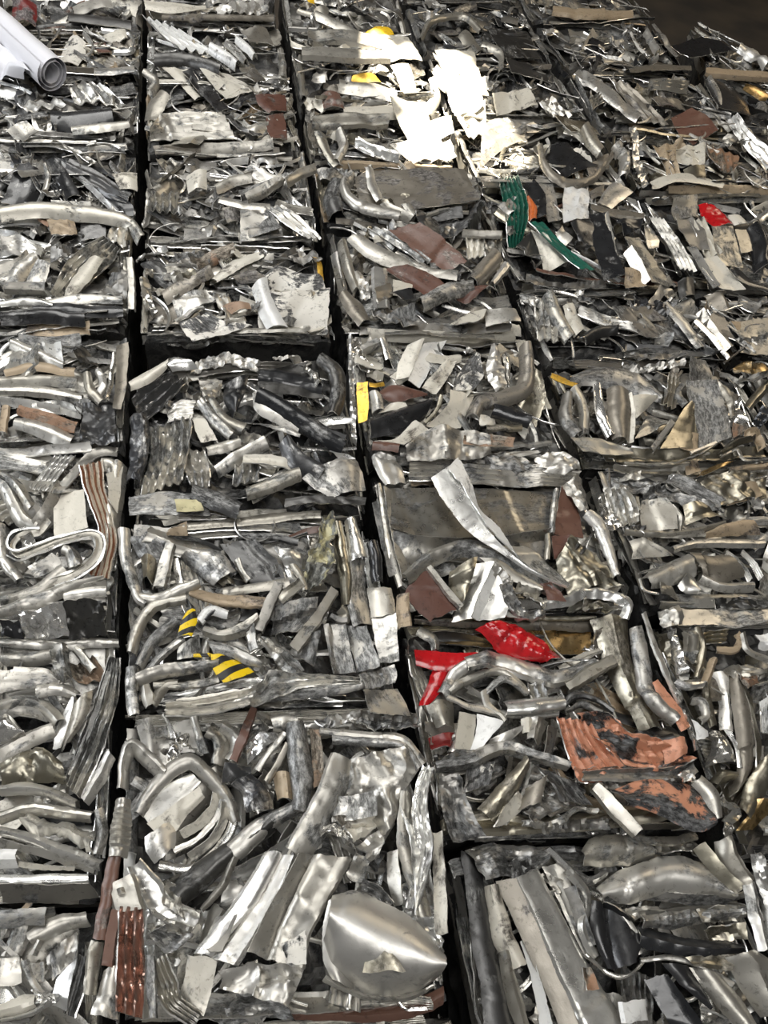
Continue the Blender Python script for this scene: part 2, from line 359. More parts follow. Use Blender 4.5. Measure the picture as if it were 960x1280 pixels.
    me = mesh_from_grid(name, P - c, uvv, th)
    base = np.array(parent.location) if parent else np.zeros(3)
    return link_mesh(name, me, m, parent, c - base, label)

# ------------------------------------------------------------------ hand-placed scrap, read off the photograph in pixel pairs
BAL = {}
CTX = D_(ox=0, oy=0, s=1, bale=None, k={})
def T(ox, oy, s): CTX.update(ox=ox, oy=oy, s=s)
def B_(b): CTX['bale'] = b
def _px(pts): return [(CTX['ox'] + x / CTX['s'], CTX['oy'] + y / CTX['s']) for x, y in pts]
def _cell(P): 
    d = np.linalg.norm(np.mean(P, axis=0) - CAM)
    return max(0.0042, 0.0030 * d)
def _next(dz):
    b = CTX['bale']; k = CTX['k'].get(b, 0); CTX['k'][b] = k + 1
    rg = np.random.default_rng(hash_id(b) * 131 + k * 7 + 5)
    return 0.004 + 0.0013 * k + dz, rg
def hash_id(b): return sum((i + 3) * ord(c) * 17 for i, c in enumerate(b)) % 9973
def nm(m, o, strip):
    if o.get('r'): return 'ribbed_sheet'
    if o.get('p') == 'tube': return 'flattened_tube'
    if o.get('p') == 'box': return 'square_profile'
    if (o.get('cr') or 0) > 0.007: return 'crumpled_sheet'
    return 'bent_strip' if strip else 'folded_panel'
def _emit(A, Bb, m, o, strip):
    zz, rg = _next(o.pop('dz', 0.0))
    name = o.pop('name', None) or nm(m, o, strip)
    W = np.linalg.norm(A - Bb, axis=1).mean()
    lab = o.pop('label', None) or LOOK.get(m) or None
    under = o.pop('under', None)
    # raise a little towards the eye: shift the outline so it still stands where it is seen
    def up(P):
        d = P - CAM; t = (P[:, 2] + zz - CAM[2]) / d[:, 2]
        return CAM + d * t[:, None]
    ob = sheet(name, up(A), up(Bb), m, BAL[CTX['bale']]['root'], rg, z=0.0, cell=_cell(A), label=lab, **o)
    if under and CTX.get('last'):
        ob.location = Vector(ob.location) - Vector(CTX['last'].location); ob.parent = CTX['last']
    CTX['last'] = ob
    return ob
def S(m, w, pts, **o):
    q = smooth_path(_px(pts), 48, o.pop('lin', False))
    t = np.gradient(q, axis=0); t /= np.maximum(np.linalg.norm(t, axis=1, keepdims=True), 1e-6)
    nrm = np.stack([-t[:, 1], t[:, 0]], 1)
    w = np.interp(np.linspace(0, 1, 48), np.linspace(0, 1, len(w)), w) if isinstance(w, (tuple, list)) else np.full(48, float(w))
    w = w / CTX['s'] / 2
    # foreshortening: bands running across the view look thinner
    A = np.array([at(*x) for x in q + nrm * w[:, None]]); Bb = np.array([at(*x) for x in q - nrm * w[:, None]])
    return _emit(A, Bb, m, o, True)
def Q(m, a, b, **o):
    lin = o.pop('lin', False)
    A = np.array([at(*x) for x in smooth_path(_px(a), 48, lin)]); Bb = np.array([at(*x) for x in smooth_path(_px(b), 48, lin)])
    return _emit(A, Bb, m, o, False)

# ------------------------------------------------------------------ bales
LINE = dict(L0=-0.290, L1=-0.0403, L2=0.1877, L3=0.395, L4=0.6004, L5=0.804, L6=1.0)
def lx(l, y): return 211 + LINE[l] * (y + 739)
COLS = dict(A=('L0', 'L1'), B=('L1', 'L2'), C=('L2', 'L3'), D=('L3', 'L4'), E=('L4', 'L5'), F=('L5', 'L6'))
def slope(y): return float(np.interp(y, [0, 300, 650, 1200], [0.045, 0.02, -0.02, -0.045]))
def quad(col, y0, y1):
    a, b = COLS[col]; out = []
    for y in (y0, y1):
        xm = (lx(a, y) + lx(b, y)) / 2; s = slope(y); row = []
        for l in (a, b):
            x = lx(l, y); yy = y + s * (x - xm); x = lx(l, yy)
            g = 0.0066 * (yy + 739)
            row.append((x + (g if l == a else -g), yy))
        out.append(row)
    return [out[0][0], out[0][1], out[1][1], out[1][0]]

def bale(key, q, pal, n, label, dz=0.0, seed=None, bias=None, deep=False, group=None):
    NEAR_LAYERS = 1 if key == 'B4' else 5
    seed = seed or hash_id(key)
    rg = np.random.default_rng(seed)
    C = np.array([at(*p, dz) for p in q])             # tl tr br bl
    c = C.mean(0)
    root = bpy.data.objects.new('scrap_bale', None); COL.objects.link(root)
    root.location = (c[0], c[1], 0); root.empty_display_size = 0.1
    root['label'] = label; root['category'] = 'scrap bale'
    root['group'] = group or 'compressed aluminium scrap bales packed side by side'
    Wd = (np.linalg.norm(C[1] - C[0]) + np.linalg.norm(C[2] - C[3])) / 2
    Dp = (np.linalg.norm(C[3] - C[0]) + np.linalg.norm(C[2] - C[1])) / 2
    BAL[key] = D_(root=root, C=C, W=Wd, D=Dp, z=C[0, 2], rg=rg)
    dist = np.linalg.norm(c + [0, 0, 0] - CAM)
    cell = max(0.0055, 0.0036 * dist)
    def loc(x, y):                                       # metric x (0..W), y (0..D, away from far edge) -> world
        s = np.clip(x / Wd, 0.0, 1.0)[..., None]; t = np.clip(y / Dp, 0.0, 1.0)[..., None]
        return (C[0] * (1 - s) + C[1] * s) * (1 - t) + (C[3] * (1 - s) + C[2] * s) * t
    # core: crushed block, top and four sides
    nx, ny, nz = int(Wd / cell / 1.6), int(Dp / cell / 1.6), 14
    sx, sy = np.linspace(0, 1, nx), np.linspace(0, 1, ny)
    zs = np.linspace(0, 1, nz)[1:]
    rows = []
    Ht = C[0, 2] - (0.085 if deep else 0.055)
    per = [(s, 0) for s in sx[:-1]] + [(1, t) for t in sy[:-1]] + [(s, 1) for s in sx[::-1][:-1]] + [(0, t) for t in sy[::-1][:-1]]
    per = np.array(per)
    pw = loc(per[:, 0] * Wd, per[:, 1] * Dp)
    cen = pw.mean(0); out = pw - cen; out[:, 2] = 0; out /= np.linalg.norm(out, axis=1, keepdims=True)
    arc = np.arange(len(per)) * cell * 1.6
    rings = []
    # top rings shrink to the centre
    K = min(nx, ny) // 2
    for k in range(K, 0, -1):
        f = 1 - k / K * 0.999
        ring = cen + (pw - cen) * f
        ring[:, 2] = Ht + 0.022 * crease(ring[:, 0], ring[:, 1], np.random.default_rng(seed + 1), 9, 5)
        rings.append(ring)
    for zt in np.linspace(0, 1, nz):
        ring = pw.copy(); zz = Ht * (1 - zt)
        dsp = 0.009 * crease(arc, np.full(len(arc), zz) * 1.0, np.random.default_rng(seed + 2), 12, 5, ang=1.57) - 0.012
        ring[:, 2] = zz
        if 0 < zt < 1: ring[:, 2] += 0.006 * crease(arc, np.full(len(arc), zz), np.random.default_rng(seed + 3), 10, 3)
        if zt == 0: ring[:, 2] += 0.012 * crease(ring[:, 0], ring[:, 1], np.random.default_rng(seed + 1), 9, 5)
        ring[:, :2] += out[:, :2] * dsp[:, None]
        rings.append(ring)
    R = np.array(rings); nr_, np_ = R.shape[:2]
    idx = np.arange(nr_ * np_).reshape(nr_, np_); i2 = np.roll(idx, -1, axis=1)
    Fc = np.stack([idx[:-1], idx[1:], i2[1:], i2[:-1]], 2).reshape(-1, 4)
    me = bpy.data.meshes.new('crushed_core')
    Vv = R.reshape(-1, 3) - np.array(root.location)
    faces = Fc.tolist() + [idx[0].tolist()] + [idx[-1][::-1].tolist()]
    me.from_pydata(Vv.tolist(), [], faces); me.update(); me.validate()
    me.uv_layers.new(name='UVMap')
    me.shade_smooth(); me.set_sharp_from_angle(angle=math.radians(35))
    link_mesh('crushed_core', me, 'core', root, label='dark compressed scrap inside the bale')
    # loose fill
    names, wts = zip(*pal); wts = np.array(wts, float); wts /= wts.sum()
    main = bias if bias is not None else rg.uniform(-0.4, 0.4)
    def piece(kind, x, y, L, w, ang, zb, mt, bend):
        k = 16; s = np.linspace(-0.5, 0.5, k)
        a = ang + bend * s * 2 + rg.normal(0, 0.12) * np.sign(s) * (rg.random() < .5)
        dx = np.cumsum(np.cos(a)) * L / k; dy = np.cumsum(np.sin(a)) * L / k
        px_, py_ = x + dx - dx.mean(), y + dy - dy.mean()
        ww = w / 2 * (1 + rg.uniform(-.25, .25) * s * 2)
        nx_, ny_ = -np.sin(a), np.cos(a)
        Aa = loc(px_ + nx_ * ww, py_ + ny_ * ww); Bb = loc(px_ - nx_ * ww, py_ - ny_ * ww)
        o = D_(cell=cell)
        if kind == 'rib': o.update(r=int(rg.integers(3, 7)), tl=rg.uniform(-.3, .3)); nm_ = 'ribbed_sheet'
        elif kind == 'tube': o.update(p='tube', cr=0.003); nm_ = 'flattened_tube'
        elif kind == 'crumple': o.update(cr=0.011, cf=1 / 0.05, rag=0.006); nm_ = 'crumpled_sheet'
        elif kind == 'panel': o.update(bow=rg.uniform(-.01, .016), cr=0.006, rag=0.004, tl=rg.uniform(-.4, .4), tu=rg.uniform(-.25, .25)); nm_ = 'folded_panel'
        else: o.update(bow=rg.uniform(-.2, .4) * w, tl=rg.uniform(-.9, .9), tu=rg.uniform(-.15, .15), flange=rg.choice([0, 0, .006, -.008]), cr=0.003); nm_ = 'bent_strip'
        sheet(nm_, Aa, Bb, mt, root, rg, z=zb, label=LOOK.get(mt) or None, **o)
    sc = 1.0
    for i in range(n):
        kind = rg.choice(['strip', 'panel', 'rib', 'tube', 'crumple'], p=[.46, .17, .15, .07, .15])
        big = 1.25 if i < n * .35 else (0.8 if i > n * .7 else 1.0)
        L, w = dict(strip=(rg.uniform(.10, .36), rg.uniform(.014, .042)), panel=(rg.uniform(.08, .2), rg.uniform(.05, .11)),
                    rib=(rg.uniform(.08, .22), rg.uniform(.035, .08)), tube=(rg.uniform(.1, .28), rg.uniform(.016, .032)),
                    crumple=(rg.uniform(.06, .16), rg.uniform(.04, .09)))[kind]
        L *= big; w *= big
        ang = main + rg.normal(0, 0.75) if rg.random() < .72 else rg.uniform(0, 3.14)
        x, y = rg.uniform(.04, .96) * Wd, rg.uniform(.05, .95) * Dp
        piece(kind, x, y, L, w, ang, -0.048 + 0.050 * i / n - .006, str(rg.choice(names, p=wts)), rg.normal(0, .5) if rg.random() < .6 else 0)
    for i in range(14):                                    # small crumpled bits between the larger sheets
        mt = str(rg.choice(names, p=wts)); L, w = rg.uniform(.03, .07), rg.uniform(.02, .045)
        k = 10; s = np.linspace(-.5, .5, k); a = rg.uniform(0, 3.14) + s * rg.normal(0, .8)
        dx = np.cumsum(np.cos(a)) * L / k; dy = np.cumsum(np.sin(a)) * L / k
        px_, py_ = rg.uniform(.05, .95) * Wd + dx - dx.mean(), rg.uniform(.05, .95) * Dp + dy - dy.mean()
        sheet('crumpled_sheet', loc(px_ - np.sin(a) * w / 2, py_ + np.cos(a) * w / 2), loc(px_ + np.sin(a) * w / 2, py_ - np.cos(a) * w / 2), mt, root, rg,
              z=-.016 + rg.uniform(0, .012), cell=cell * .75, tl=rg.uniform(-.6, .6), tu=rg.uniform(-.5, .5), cr=.008, cf=26, rag=.003, label=LOOK.get(mt) or None)
    for i in range(16):                                    # thin bright cut edges
        mt = str(rg.choice(['bright', 'silver', 'chrome', 'satin', 'dark'], p=[.25, .3, .15, .2, .1]))
        L, w = rg.uniform(.07, .26), rg.uniform(.004, .009)
        k = 20; s = np.linspace(-.5, .5, k); a = main + rg.normal(0, .8) + rg.normal(0, .7) * s * 2
        dx = np.cumsum(np.cos(a)) * L / k; dy = np.cumsum(np.sin(a)) * L / k
        px_, py_ = rg.uniform(.06, .94) * Wd + dx - dx.mean(), rg.uniform(.06, .94) * Dp + dy - dy.mean()
        sheet('thin_strip', loc(px_ - np.sin(a) * w / 2, py_ + np.cos(a) * w / 2), loc(px_ + np.sin(a) * w / 2, py_ - np.cos(a) * w / 2), mt, root, rg,
              z=-.012 + rg.uniform(0, .012), cell=cell, tl=rg.uniform(-1.2, 1.2), cr=.0015, rag=.0004, label=LOOK.get(mt) or None)
    # pressed edges: long layers bent over the rims
    for side in range(4):
        for j in range(3 if side in (0, 2) else 2):
            mt = str(rg.choice(names, p=wts))
            horizontal = side in (0, 2)
            L = (Wd if horizontal else Dp) * rg.uniform(.45, .98); off = rg.uniform(.004, .024)
            w = rg.uniform(.012, .03)
            mid = (Wd if horizontal else Dp) / 2 + rg.uniform(-.5, .5) * ((Wd if horizontal else Dp) - L)
            x, y, a = {0: (mid, off, 0), 2: (mid, Dp - off, 0), 1: (Wd - off, mid, 1.5708), 3: (off, mid, 1.5708)}[side]
            piece('rib' if rg.random() < .35 else 'strip', x, y, L, w * (1.4 if horizontal else 1), a + rg.normal(0, .03), -0.045 + .018 * j, mt, rg.normal(0, .06))
    # folded layers showing on the side that faces the viewer and down into the gap
    for side, cnt in ((2, NEAR_LAYERS), (1, 3), (3, 3)):
        for j in range(cnt):
            mt = str(rg.choice(names, p=wts)); Ls = Wd if side == 2 else Dp
            L = Ls * rg.uniform(.5, .97); mid = rg.uniform(L / 2, Ls - L / 2) / Ls
            k = 16; s = np.linspace(mid - L / Ls / 2, mid + L / Ls / 2, k)
            if side == 2: base = loc(s * Wd, np.full(k, Dp)); nrm = _n(np.array([*(C[3] - C[0])[:2], 0]))
            elif side == 1: base = loc(np.full(k, Wd), s * Dp); nrm = _n(np.array([*(C[1] - C[0])[:2], 0]))
            else: base = loc(np.zeros(k), s * Dp); nrm = -_n(np.array([*(C[1] - C[0])[:2], 0]))
            zc = -0.05 - .032 * j + rg.uniform(-.008, .008)
            wob = 0.006 * np.sin(s * rg.uniform(6, 20) + rg.uniform(0, 6))
            o1 = rg.uniform(-.016, -.006)
            Aa = base + nrm * (o1 - .006); Aa[:, 2] += zc + rg.uniform(.008, .02) + wob
            Bb = base + nrm * (o1 + rg.uniform(.0, .006)); Bb[:, 2] += zc - rg.uniform(.008, .02) + wob
            sheet('pressed_layer', Aa, Bb, mt, root, rg, tl=0, tu=0, cr=0.002, rag=.002, cell=cell, label=LOOK.get(mt) or None)
    return root

# ------------------------------------------------------------------ the setting
def plain(name, base, rough, sc, b2):
    m = bpy.data.materials.new(name); m.use_nodes = True; N = m.node_tree.nodes; L = m.node_tree.links
    tc = N.new('ShaderNodeTexCoord'); n = N.new('ShaderNodeTexNoise'); n.inputs['Scale'].default_value = sc; n.inputs['Detail'].default_value = 8
    L.new(tc.outputs['Object'], n.inputs['Vector'])
    mx = N.new('ShaderNodeMixRGB'); mx.inputs[1].default_value = (*base, 1); mx.inputs[2].default_value = (*b2, 1)
    mr = N.new('ShaderNodeMapRange'); mr.inputs['From Min'].default_value = .35; mr.inputs['From Max'].default_value = .65
    L.new(n.outputs[0], mr.inputs['Value']); L.new(mr.outputs[0], mx.inputs[0]); L.new(mx.outputs[0], N['Principled BSDF'].inputs['Base Color'])
    N['Principled BSDF'].inputs['Roughness'].default_value = rough
    MATS[name] = m
plain('concrete', (0.055, 0.042, 0.028), 0.8, 3.0, (0.022, 0.018, 0.014))
plain('brownwall', (0.12, 0.075, 0.03), 0.8, 1.5, (0.05, 0.034, 0.018))
plain('roofsteel', (0.07, 0.07, 0.07), 0.7, 4.0, (0.04, 0.04, 0.04))
def slab(name, V, Fc, m):
    me = bpy.data.meshes.new(name); me.from_pydata(V, [], Fc); me.update()
    o = link_mesh(name, me, m, None); o['kind'] = 'structure'; return o
def box(name, x0, x1, y0, y1, z0, z1, m):
    V = [(x, y, z) for z in (z0, z1) for x, y in ((x0, y0), (x1, y0), (x1, y1), (x0, y1))]
    return slab(name, V, [(3, 2, 1, 0), (4, 5, 6, 7), (0, 1, 5, 4), (1, 2, 6, 5), (2, 3, 7, 6), (3, 0, 4, 7)], m)
box('floor', -7, 7, -4, 11, -0.1, 0.0, 'concrete')
box('wall_back', -7, 7, 9.0, 9.2, 0.0, 7.0, 'brownwall')
box('wall_right', 6.8, 7, -4, 9.0, 0.0, 7.0, 'roofsteel')
# unseen roof added to mask the sun, its gap cut to the patch outline
RZ = 6.6
patch = [(452, 36), (478, 40), (492, 62), (512, 52), (524, 66), (560, 60), (582, 72), (600, 84), (612, 112), (616, 136), (640, 158), (662, 188),
         (652, 206), (612, 214), (588, 204), (560, 212), (522, 206), (500, 186), (492, 160), (504, 140), (486, 118), (462, 104), (452, 80), (448, 56)]
hole = []
for x, y in patch:
    p = at(x, y, 0.01); t = (RZ - p[2]) / SUN_DIR[2]; hole.append(tuple(p + SUN_DIR * t))
hc = np.mean(hole, axis=0); nh = len(hole)
outer = []
for h in hole:
    d = np.array(h)[:2] - hc[:2]; a = math.atan2(d[1], d[0]); k = 9.0 / max(abs(math.cos(a)), abs(math.sin(a)))
    outer.append((hc[0] + k * math.cos(a), hc[1] + k * math.sin(a), RZ))
V = [tuple(h) for h in hole] + outer + [(x, y, z + .05) for x, y, z in hole] + [(x, y, z + .05) for x, y, z in outer]
Fc = []
for i in range(nh):
    j = (i + 1) % nh
    Fc += [(i, j, nh + j, nh + i), (2 * nh + j, 2 * nh + i, 3 * nh + i, 3 * nh + j), (i, 2 * nh + i, 2 * nh + j, j), (nh + i, nh + j, 3 * nh + j, 3 * nh + i)]
slab('sun_mask_ceiling', V, Fc, 'roofsteel')

# ------------------------------------------------------------------ the bales
def P(**k): return list(k.items())
grey = P(silver=30, satin=22, scuffed=24, dull=9, bright=6, chrome=5, dark=4)
light = P(silver=38, satin=20, scuffed=18, bright=12, chrome=6, dull=4)
dark_ = P(scuffed=20, satin=14, dull=16, dark=14, blackscuff=12, silver=12, black=7, taupe=5)
warm = P(satin=18, taupe=18, olive=16, scuffed=18, dull=12, silver=10, dark=6, tan=4)
mixd = P(silver=18, satin=16, scuffed=20, dull=12, taupe=10, cream=7, brown=3, dark=7, olive=5)
beige = P(cream=16, satin=20, taupe=12, scuffed=16, silver=16, olive=6, tan=4, dull=5)
ALL = [
 # key, column, y0, y1, palette, n, dz, label
 ('A1', 'A', 1140, 1480, light, 34, 0.0, 'silver scrap bale in the near left corner, beside the copper coloured profile'),
 ('A2', 'A', 800, 1132, light, 34, 0.01, 'pale silver scrap bale with a fan of thin upright sheets and a square bar'),
 ('A3', 'A', 558, 792, light, 34, 0.0, 'silver scrap bale with a coiled flat loop and a rust-striped ribbed sheet'),
 ('A4', 'A', 404, 552, grey, 40, 0.01, 'silver scrap bale with long layers and a black crumpled lump on its right side'),
 ('A5', 'A', 268, 400, grey, 40, 0.0, 'silver scrap bale with a fan of folded pale sheets above a black strip'),
 ('A6', 'A', 172, 263, dark_, 40, 0.01, 'scrap bale with big black plates, third behind the coiled-loop bale'),
 ('A7', 'A', 88, 167, dark_, 38, 0.0, 'grey scrap bale with a black strip, just in front of the white film roll'),
 ('A8', 'A', 34, 84, warm, 36, 0.01, 'scrap bale beneath the white film roll, with a cream torn sheet'),
 ('A9', 'A', -45, 30, mixd, 30, 0.0, 'farthest visible scrap bale of the leftmost column, with a dark red lump'),
 ('B0', 'B', 1277, 1640, light, 26, -0.02, 'scrap bale mostly cut off by the bottom of the picture, before the domed sheet bale'),
 ('B1', 'B', 888, 1269, light, 34, 0.01, 'large silver scrap bale with a shiny domed sheet and a copper coloured profile'),
 ('B2', 'B', 650, 876, grey, 34, 0.012, 'silver scrap bale with two yellow and black hazard striped pieces'),
 ('B3', 'B', 453, 645, dark_, 34, 0.0, 'scrap bale with glossy black bent profiles and a silver ribbed block'),
 ('B4', 'B', 300, 413, beige, 40, 0.02, 'scrap bale with a white sheet covered in black scrapes, overhanging a dark hole'),
 ('B5', 'B', 185, 296, grey, 40, 0.0, 'tightly pressed grey scrap bale behind the one with white scraped sheet'),
 ('B6', 'B', 98, 181, beige, 38, 0.01, 'scrap bale with a black strap across cream sheet and a brown folded piece'),
 ('B7', 'B', 24, 94, light, 36, 0.0, 'scrap bale with a stack of white ribbed sheets and a taupe square bar'),
 ('B8', 'B', -45, 20, mixd, 30, 0.0, 'farthest visible scrap bale of the second column from the left'),
 ('C1', 'C', 1056, 1420, grey, 30, 0.0, 'scrap bale with long white and taupe profiles beside a glossy black side sheet'),
 ('C2', 'C', 772, 1040, warm, 34, 0.01, 'scrap bale with glossy red sheets and scorched copper orange sheets'),
 ('C3', 'C', 566, 766, grey, 30, 0.0, 'scrap bale with a wide hollow grey tray and a pale twisted strap lying over it'),
 ('C4', 'C', 412, 561, beige, 36, 0.01, 'scrap bale with cream ribbed sheets and a gold coloured bar'),
 ('C5', 'C', 277, 407, mixd, 38, 0.0, 'scrap bale with two long brown planks and a bright upright post'),
 ('C6', 'C', 200, 272, warm, 36, 0.01, 'scrap bale topped by a wide flat taupe sheet, in front of the sunlit patch'),
 ('C7', 'C', 122, 195, beige, 36, 0.0, 'sunlit scrap bale with long cream profiles bent round its right corner'),
 ('C8', 'C', 45, 117, beige, 36, 0.01, 'scrap bale with a yellow tab, its right half touched by the sun patch'),
 ('C9', 'C', -35, 40, grey, 32, 0.0, 'farthest visible scrap bale behind the yellow tab'),
 ('D0', 'D', 1072, 1480, light, 24, 0.0, 'scrap bale at the lower right edge, only a silver sliver of it showing'),
 ('D1', 'D', 766, 1064, warm, 34, 0.0, 'olive and silver scrap bale with a tall bent sheet, right of the copper orange sheets'),
 ('D2', 'D', 582, 758, grey, 36, 0.01, 'grey scrap bale with a torn jagged sheet along its far edge'),
 ('D3', 'D', 450, 574, warm, 38, 0.0, 'scrap bale with a wide scraped plank and an olive triangular sheet'),
 ('D4', 'D', 357, 444, dark_, 38, 0.01, 'scrap bale with ribbed silver sheets and a dark scuffed flat plate'),
 ('D5', 'D', 234, 352, mixd, 38, 0.0, 'scrap bale with green ribbed sheet, green strap and a tall black bar'),
 ('D6', 'D', 148, 229, beige, 36, 0.01, 'scrap bale with a round bowl shaped rim holding black scrap, right of the sun patch'),
 ('D7', 'D', 72, 143, dark_, 36, 0.0, 'scrap bale half in the sun patch, with cream sheets and a dark plate'),
 ('D8', 'D', 0, 67, dark_, 36, 0.01, 'scrap bale with dark flat plates and a wavy silver strip, behind the sunlit one'),
 ('D9', 'D', -70, -5, grey, 24, 0.0, 'farthest scrap bale of the fourth column, behind the wavy silver strip'),
 ('E1', 'E', 441, 560, warm, 34, 0.0, 'brownish scrap bale at the right edge beside the scraped plank'),
 ('E2', 'E', 366, 436, warm, 36, 0.01, 'scrap bale at the right edge with a black square block and grey layered sheet'),
 ('E3', 'E', 240, 361, mixd, 38, 0.0, 'scrap bale with a small glossy red piece and a black pipe'),
 ('E4', 'E', 163, 236, warm, 36, 0.01, 'scrap bale with tan and rust ribbed panels at the right'),
 ('E5', 'E', 90, 159, warm, 36, 0.0, 'scrap bale with a long silver beam lying across it and a rust brown plate'),
 ('E6', 'E', 24, 86, dark_, 34, 0.01, 'scrap bale with two white curved ribs, near the far right corner'),
 ('E7', 'E', -40, 20, warm, 28, 0.0, 'scrap bale with a long tan beam at the top of the picture'),
 ('F1', 'F', 205, 300, dark_, 24, 0.0, 'scrap bale just entering the picture at the right, with pale blue ribbed sheet'),
 ('F2', 'F', 128, 200, warm, 30, 0.01, 'scrap bale at the right edge with a square black plate'),
 ('F3', None, None, None, warm, 28, 0.0, 'scrap bale with a flat black plate, last before the dark floor in the corner'),
]
for key, col, y0, y1, pal, n, dz, lab in ALL:
    q = quad(col, y0, y1) if col else [(868, 22), (985, 82), (1012, 124), (892, 88)]
    bale(key, q, pal, n, lab, dz=dz, deep=key in ('A2', 'A3', 'B1', 'C1', 'C2', 'C3', 'B2'))

# ================================================================== hand-placed scrap
# ---- B1
B_('B1'); T(140, 870, 2.182)
Q('brown', [(470, 830), (620, 850), (780, 840), (905, 790)], [(470, 880), (620, 888), (790, 885), (908, 840)], bow=.01, dz=-.02)
Q('scuffed', [(280, 800), (340, 790), (440, 800)], [(270, 880), (350, 890), (500, 880)], cr=.009, rag=.006)
Q('silver', [(150, 68), (155, 150)], [(238, 66), (250, 160)], cr=.004)
S('silver', 26, [(222, 50), (236, 110), (252, 160)], p='tube')
S('satin', 46, [(262, 92), (290, 110), (300, 150), (290, 190)], p='tube')
S('silver', 40, [(300, 85), (332, 110), (335, 150), (318, 180)], bow=.012)
Q('scuffed', [(60, 62), (75, 110), (96, 195)], [(142, 55), (152, 120), (164, 185)], name='drilled_plate', tl=-.1, cr=.003)
S('silver', [30, 36, 40], [(30, 260), (35, 190), (55, 140), (100, 175), (140, 215)], p='tube', cr=.005)
S('scuffed', 42, [(55, 230), (90, 260), (60, 310), (20, 330)], cr=.006)
S('scuffed', [40, 46, 44, 30], [(70, 320), (130, 235), (205, 180), (265, 220), (315, 285), (338, 350)], bow=.012)
Q('silver', [(60, 290), (130, 245), (215, 208)], [(118, 372), (170, 310), (243, 238)], tl=.35, bow=.008, tu=.1)
Q('cream', [(95, 350), (180, 290), (238, 250)], [(150, 400), (200, 330), (255, 275)], tl=-.2)
S('chrome', 26, [(130, 462), (210, 470), (285, 425), (328, 350), (322, 280)], p='tube')
S('silver', 20, [(170, 420), (235, 390), (285, 335), (300, 280)], p='tube')
S('cream', 22, [(190, 380), (240, 350), (275, 310), (285, 265)], tl=.8)
S('satin', 22, [(210, 440), (270, 400), (305, 340), (312, 290)], tl=.9)
Q('silver', [(88, 390), (95, 430), (118, 462)], [(155, 345), (175, 375), (172, 415)], bow=.01)
S('bright', [40, 60, 60, 46], [(62, 462), (105, 520), (145, 580), (232, 618)], bow=-.006, flange=.006, cr=.005)
S('satin', [44, 30, 26], [(100, 640), (150, 625), (220, 640)], cr=.009, p='tube')
Q('scuffed', [(95, 650), (140, 690), (165, 700)], [(150, 620), (200, 640), (228, 650)], cr=.007)
S('dark', [66, 74, 60, 50], [(175, 545), (250, 480), (330, 420), (435, 345)], p='tube', cr=.005)
S('scuffed', [60, 52, 40], [(330, 430), (420, 350), (505, 305)], p='tube')
S('satin', [16, 26, 26, 16], [(385, 385), (335, 440), (300, 520), (246, 582)], bow=.008)
Q('satin', [(150, 505), (180, 530), (190, 570)], [(135, 560), (160, 580), (200, 610)], cr=.008)
Q('blackscuff', [(305, 180), (300, 235)], [(382, 190), (380, 215)], cr=.006)
Q('blackscuff', [(322, 245), (352, 272), (368, 320)], [(380, 212), (425, 260), (442, 312)], cr=.007, bow=.01)
S('brown', [24, 30], [(388, 38), (362, 100), (330, 182)], p='box')
Q('chrome', [(365, 130), (368, 185)], [(430, 88), (470, 105)], bow=.012, cr=.008)
S('silver', 22, [(470, 100), (430, 150), (395, 205)], p='tube'); S('satin', 20, [(480, 130), (450, 190), (420, 235)], p='tube')
S('silver', 46, [(435, 80), (470, 72), (505, 75)], p='tube')
Q('tan', [(440, 210), (450, 285)], [(490, 205), (495, 280)], bow=.016, cr=.006, name='rusty_lump')
Q('rust', [(535, 85), (545, 170), (552, 250)], [(566, 88), (575, 170), (580, 235)], name='drilled_rusty_strip')
S('scuffed', [52, 62, 62, 44], [(495, 75), (512, 170), (518, 250), (512, 318)], p='tube')
S('scuffed', 40, [(560, 70), (640, 62), (740, 70), (825, 80)], cr=.010, rag=.006)
S('dull', 30, [(650, 60), (740, 52), (830, 66)], cr=.009)
S('silver', 24, [(565, 96), (690, 108), (790, 118), (850, 185)], p='tube')
S('scuffed', 26, [(600, 118), (700, 128), (790, 140), (835, 200)], p='tube')
Q('silver', [(655, 170), (640, 255), (690, 300), (740, 380)], [(800, 140), (838, 190), (800, 260), (765, 360)], bow=.012, cr=.008, cf=11)
S('satin', [30, 50, 60, 40], [(800, 260), (800, 380), (820, 470), (852, 600)], bow=.01)
S('cream', [24, 30, 30], [(885, 370), (893, 490), (898, 650)], tl=.7)
S('bright', [26, 44, 40, 30], [(862, 195), (838, 300), (850, 420), (815, 580)], r=2, cr=.006)
S('bright', [30, 36, 24], [(800, 300), (835, 430), (840, 600)], tl=-.8)
S('satin', [24, 34, 24], [(765, 420), (770, 500), (778, 570)], tl=.6)
S('silver', [60, 80, 82, 70], [(625, 165), (602, 250), (560, 340), (500, 432)], flange=-.008, cr=.004)
Q('silver', [(600, 275), (600, 310), (602, 340)], [(712, 262), (718, 290), (722, 330)], cr=.004)
Q('cream', [(598, 330), (640, 370), (660, 400)], [(718, 318), (726, 345), (690, 385)], cr=.008)
Q('chrome', [(556, 392), (600, 380), (660, 420)], [(580, 350), (620, 350), (665, 390)], cr=.011, rag=.006)
Q('silver', [(668, 405), (690, 430), (685, 470)], [(735, 355), (748, 385), (720, 440)], cr=.009)
Q('satin', [(640, 480), (650, 500), (680, 512)], [(660, 430), (680, 440), (700, 450)], cr=.006)
S('scuffed', 30, [(680, 515), (720, 530), (755, 575)], r=2)
Q('satin', [(205, 705), (195, 770), (180, 815)], [(285, 715), (270, 800), (250, 868)], cr=.003)
Q('dull', [(285, 600), (240, 690)], [(340, 600), (300, 700)])
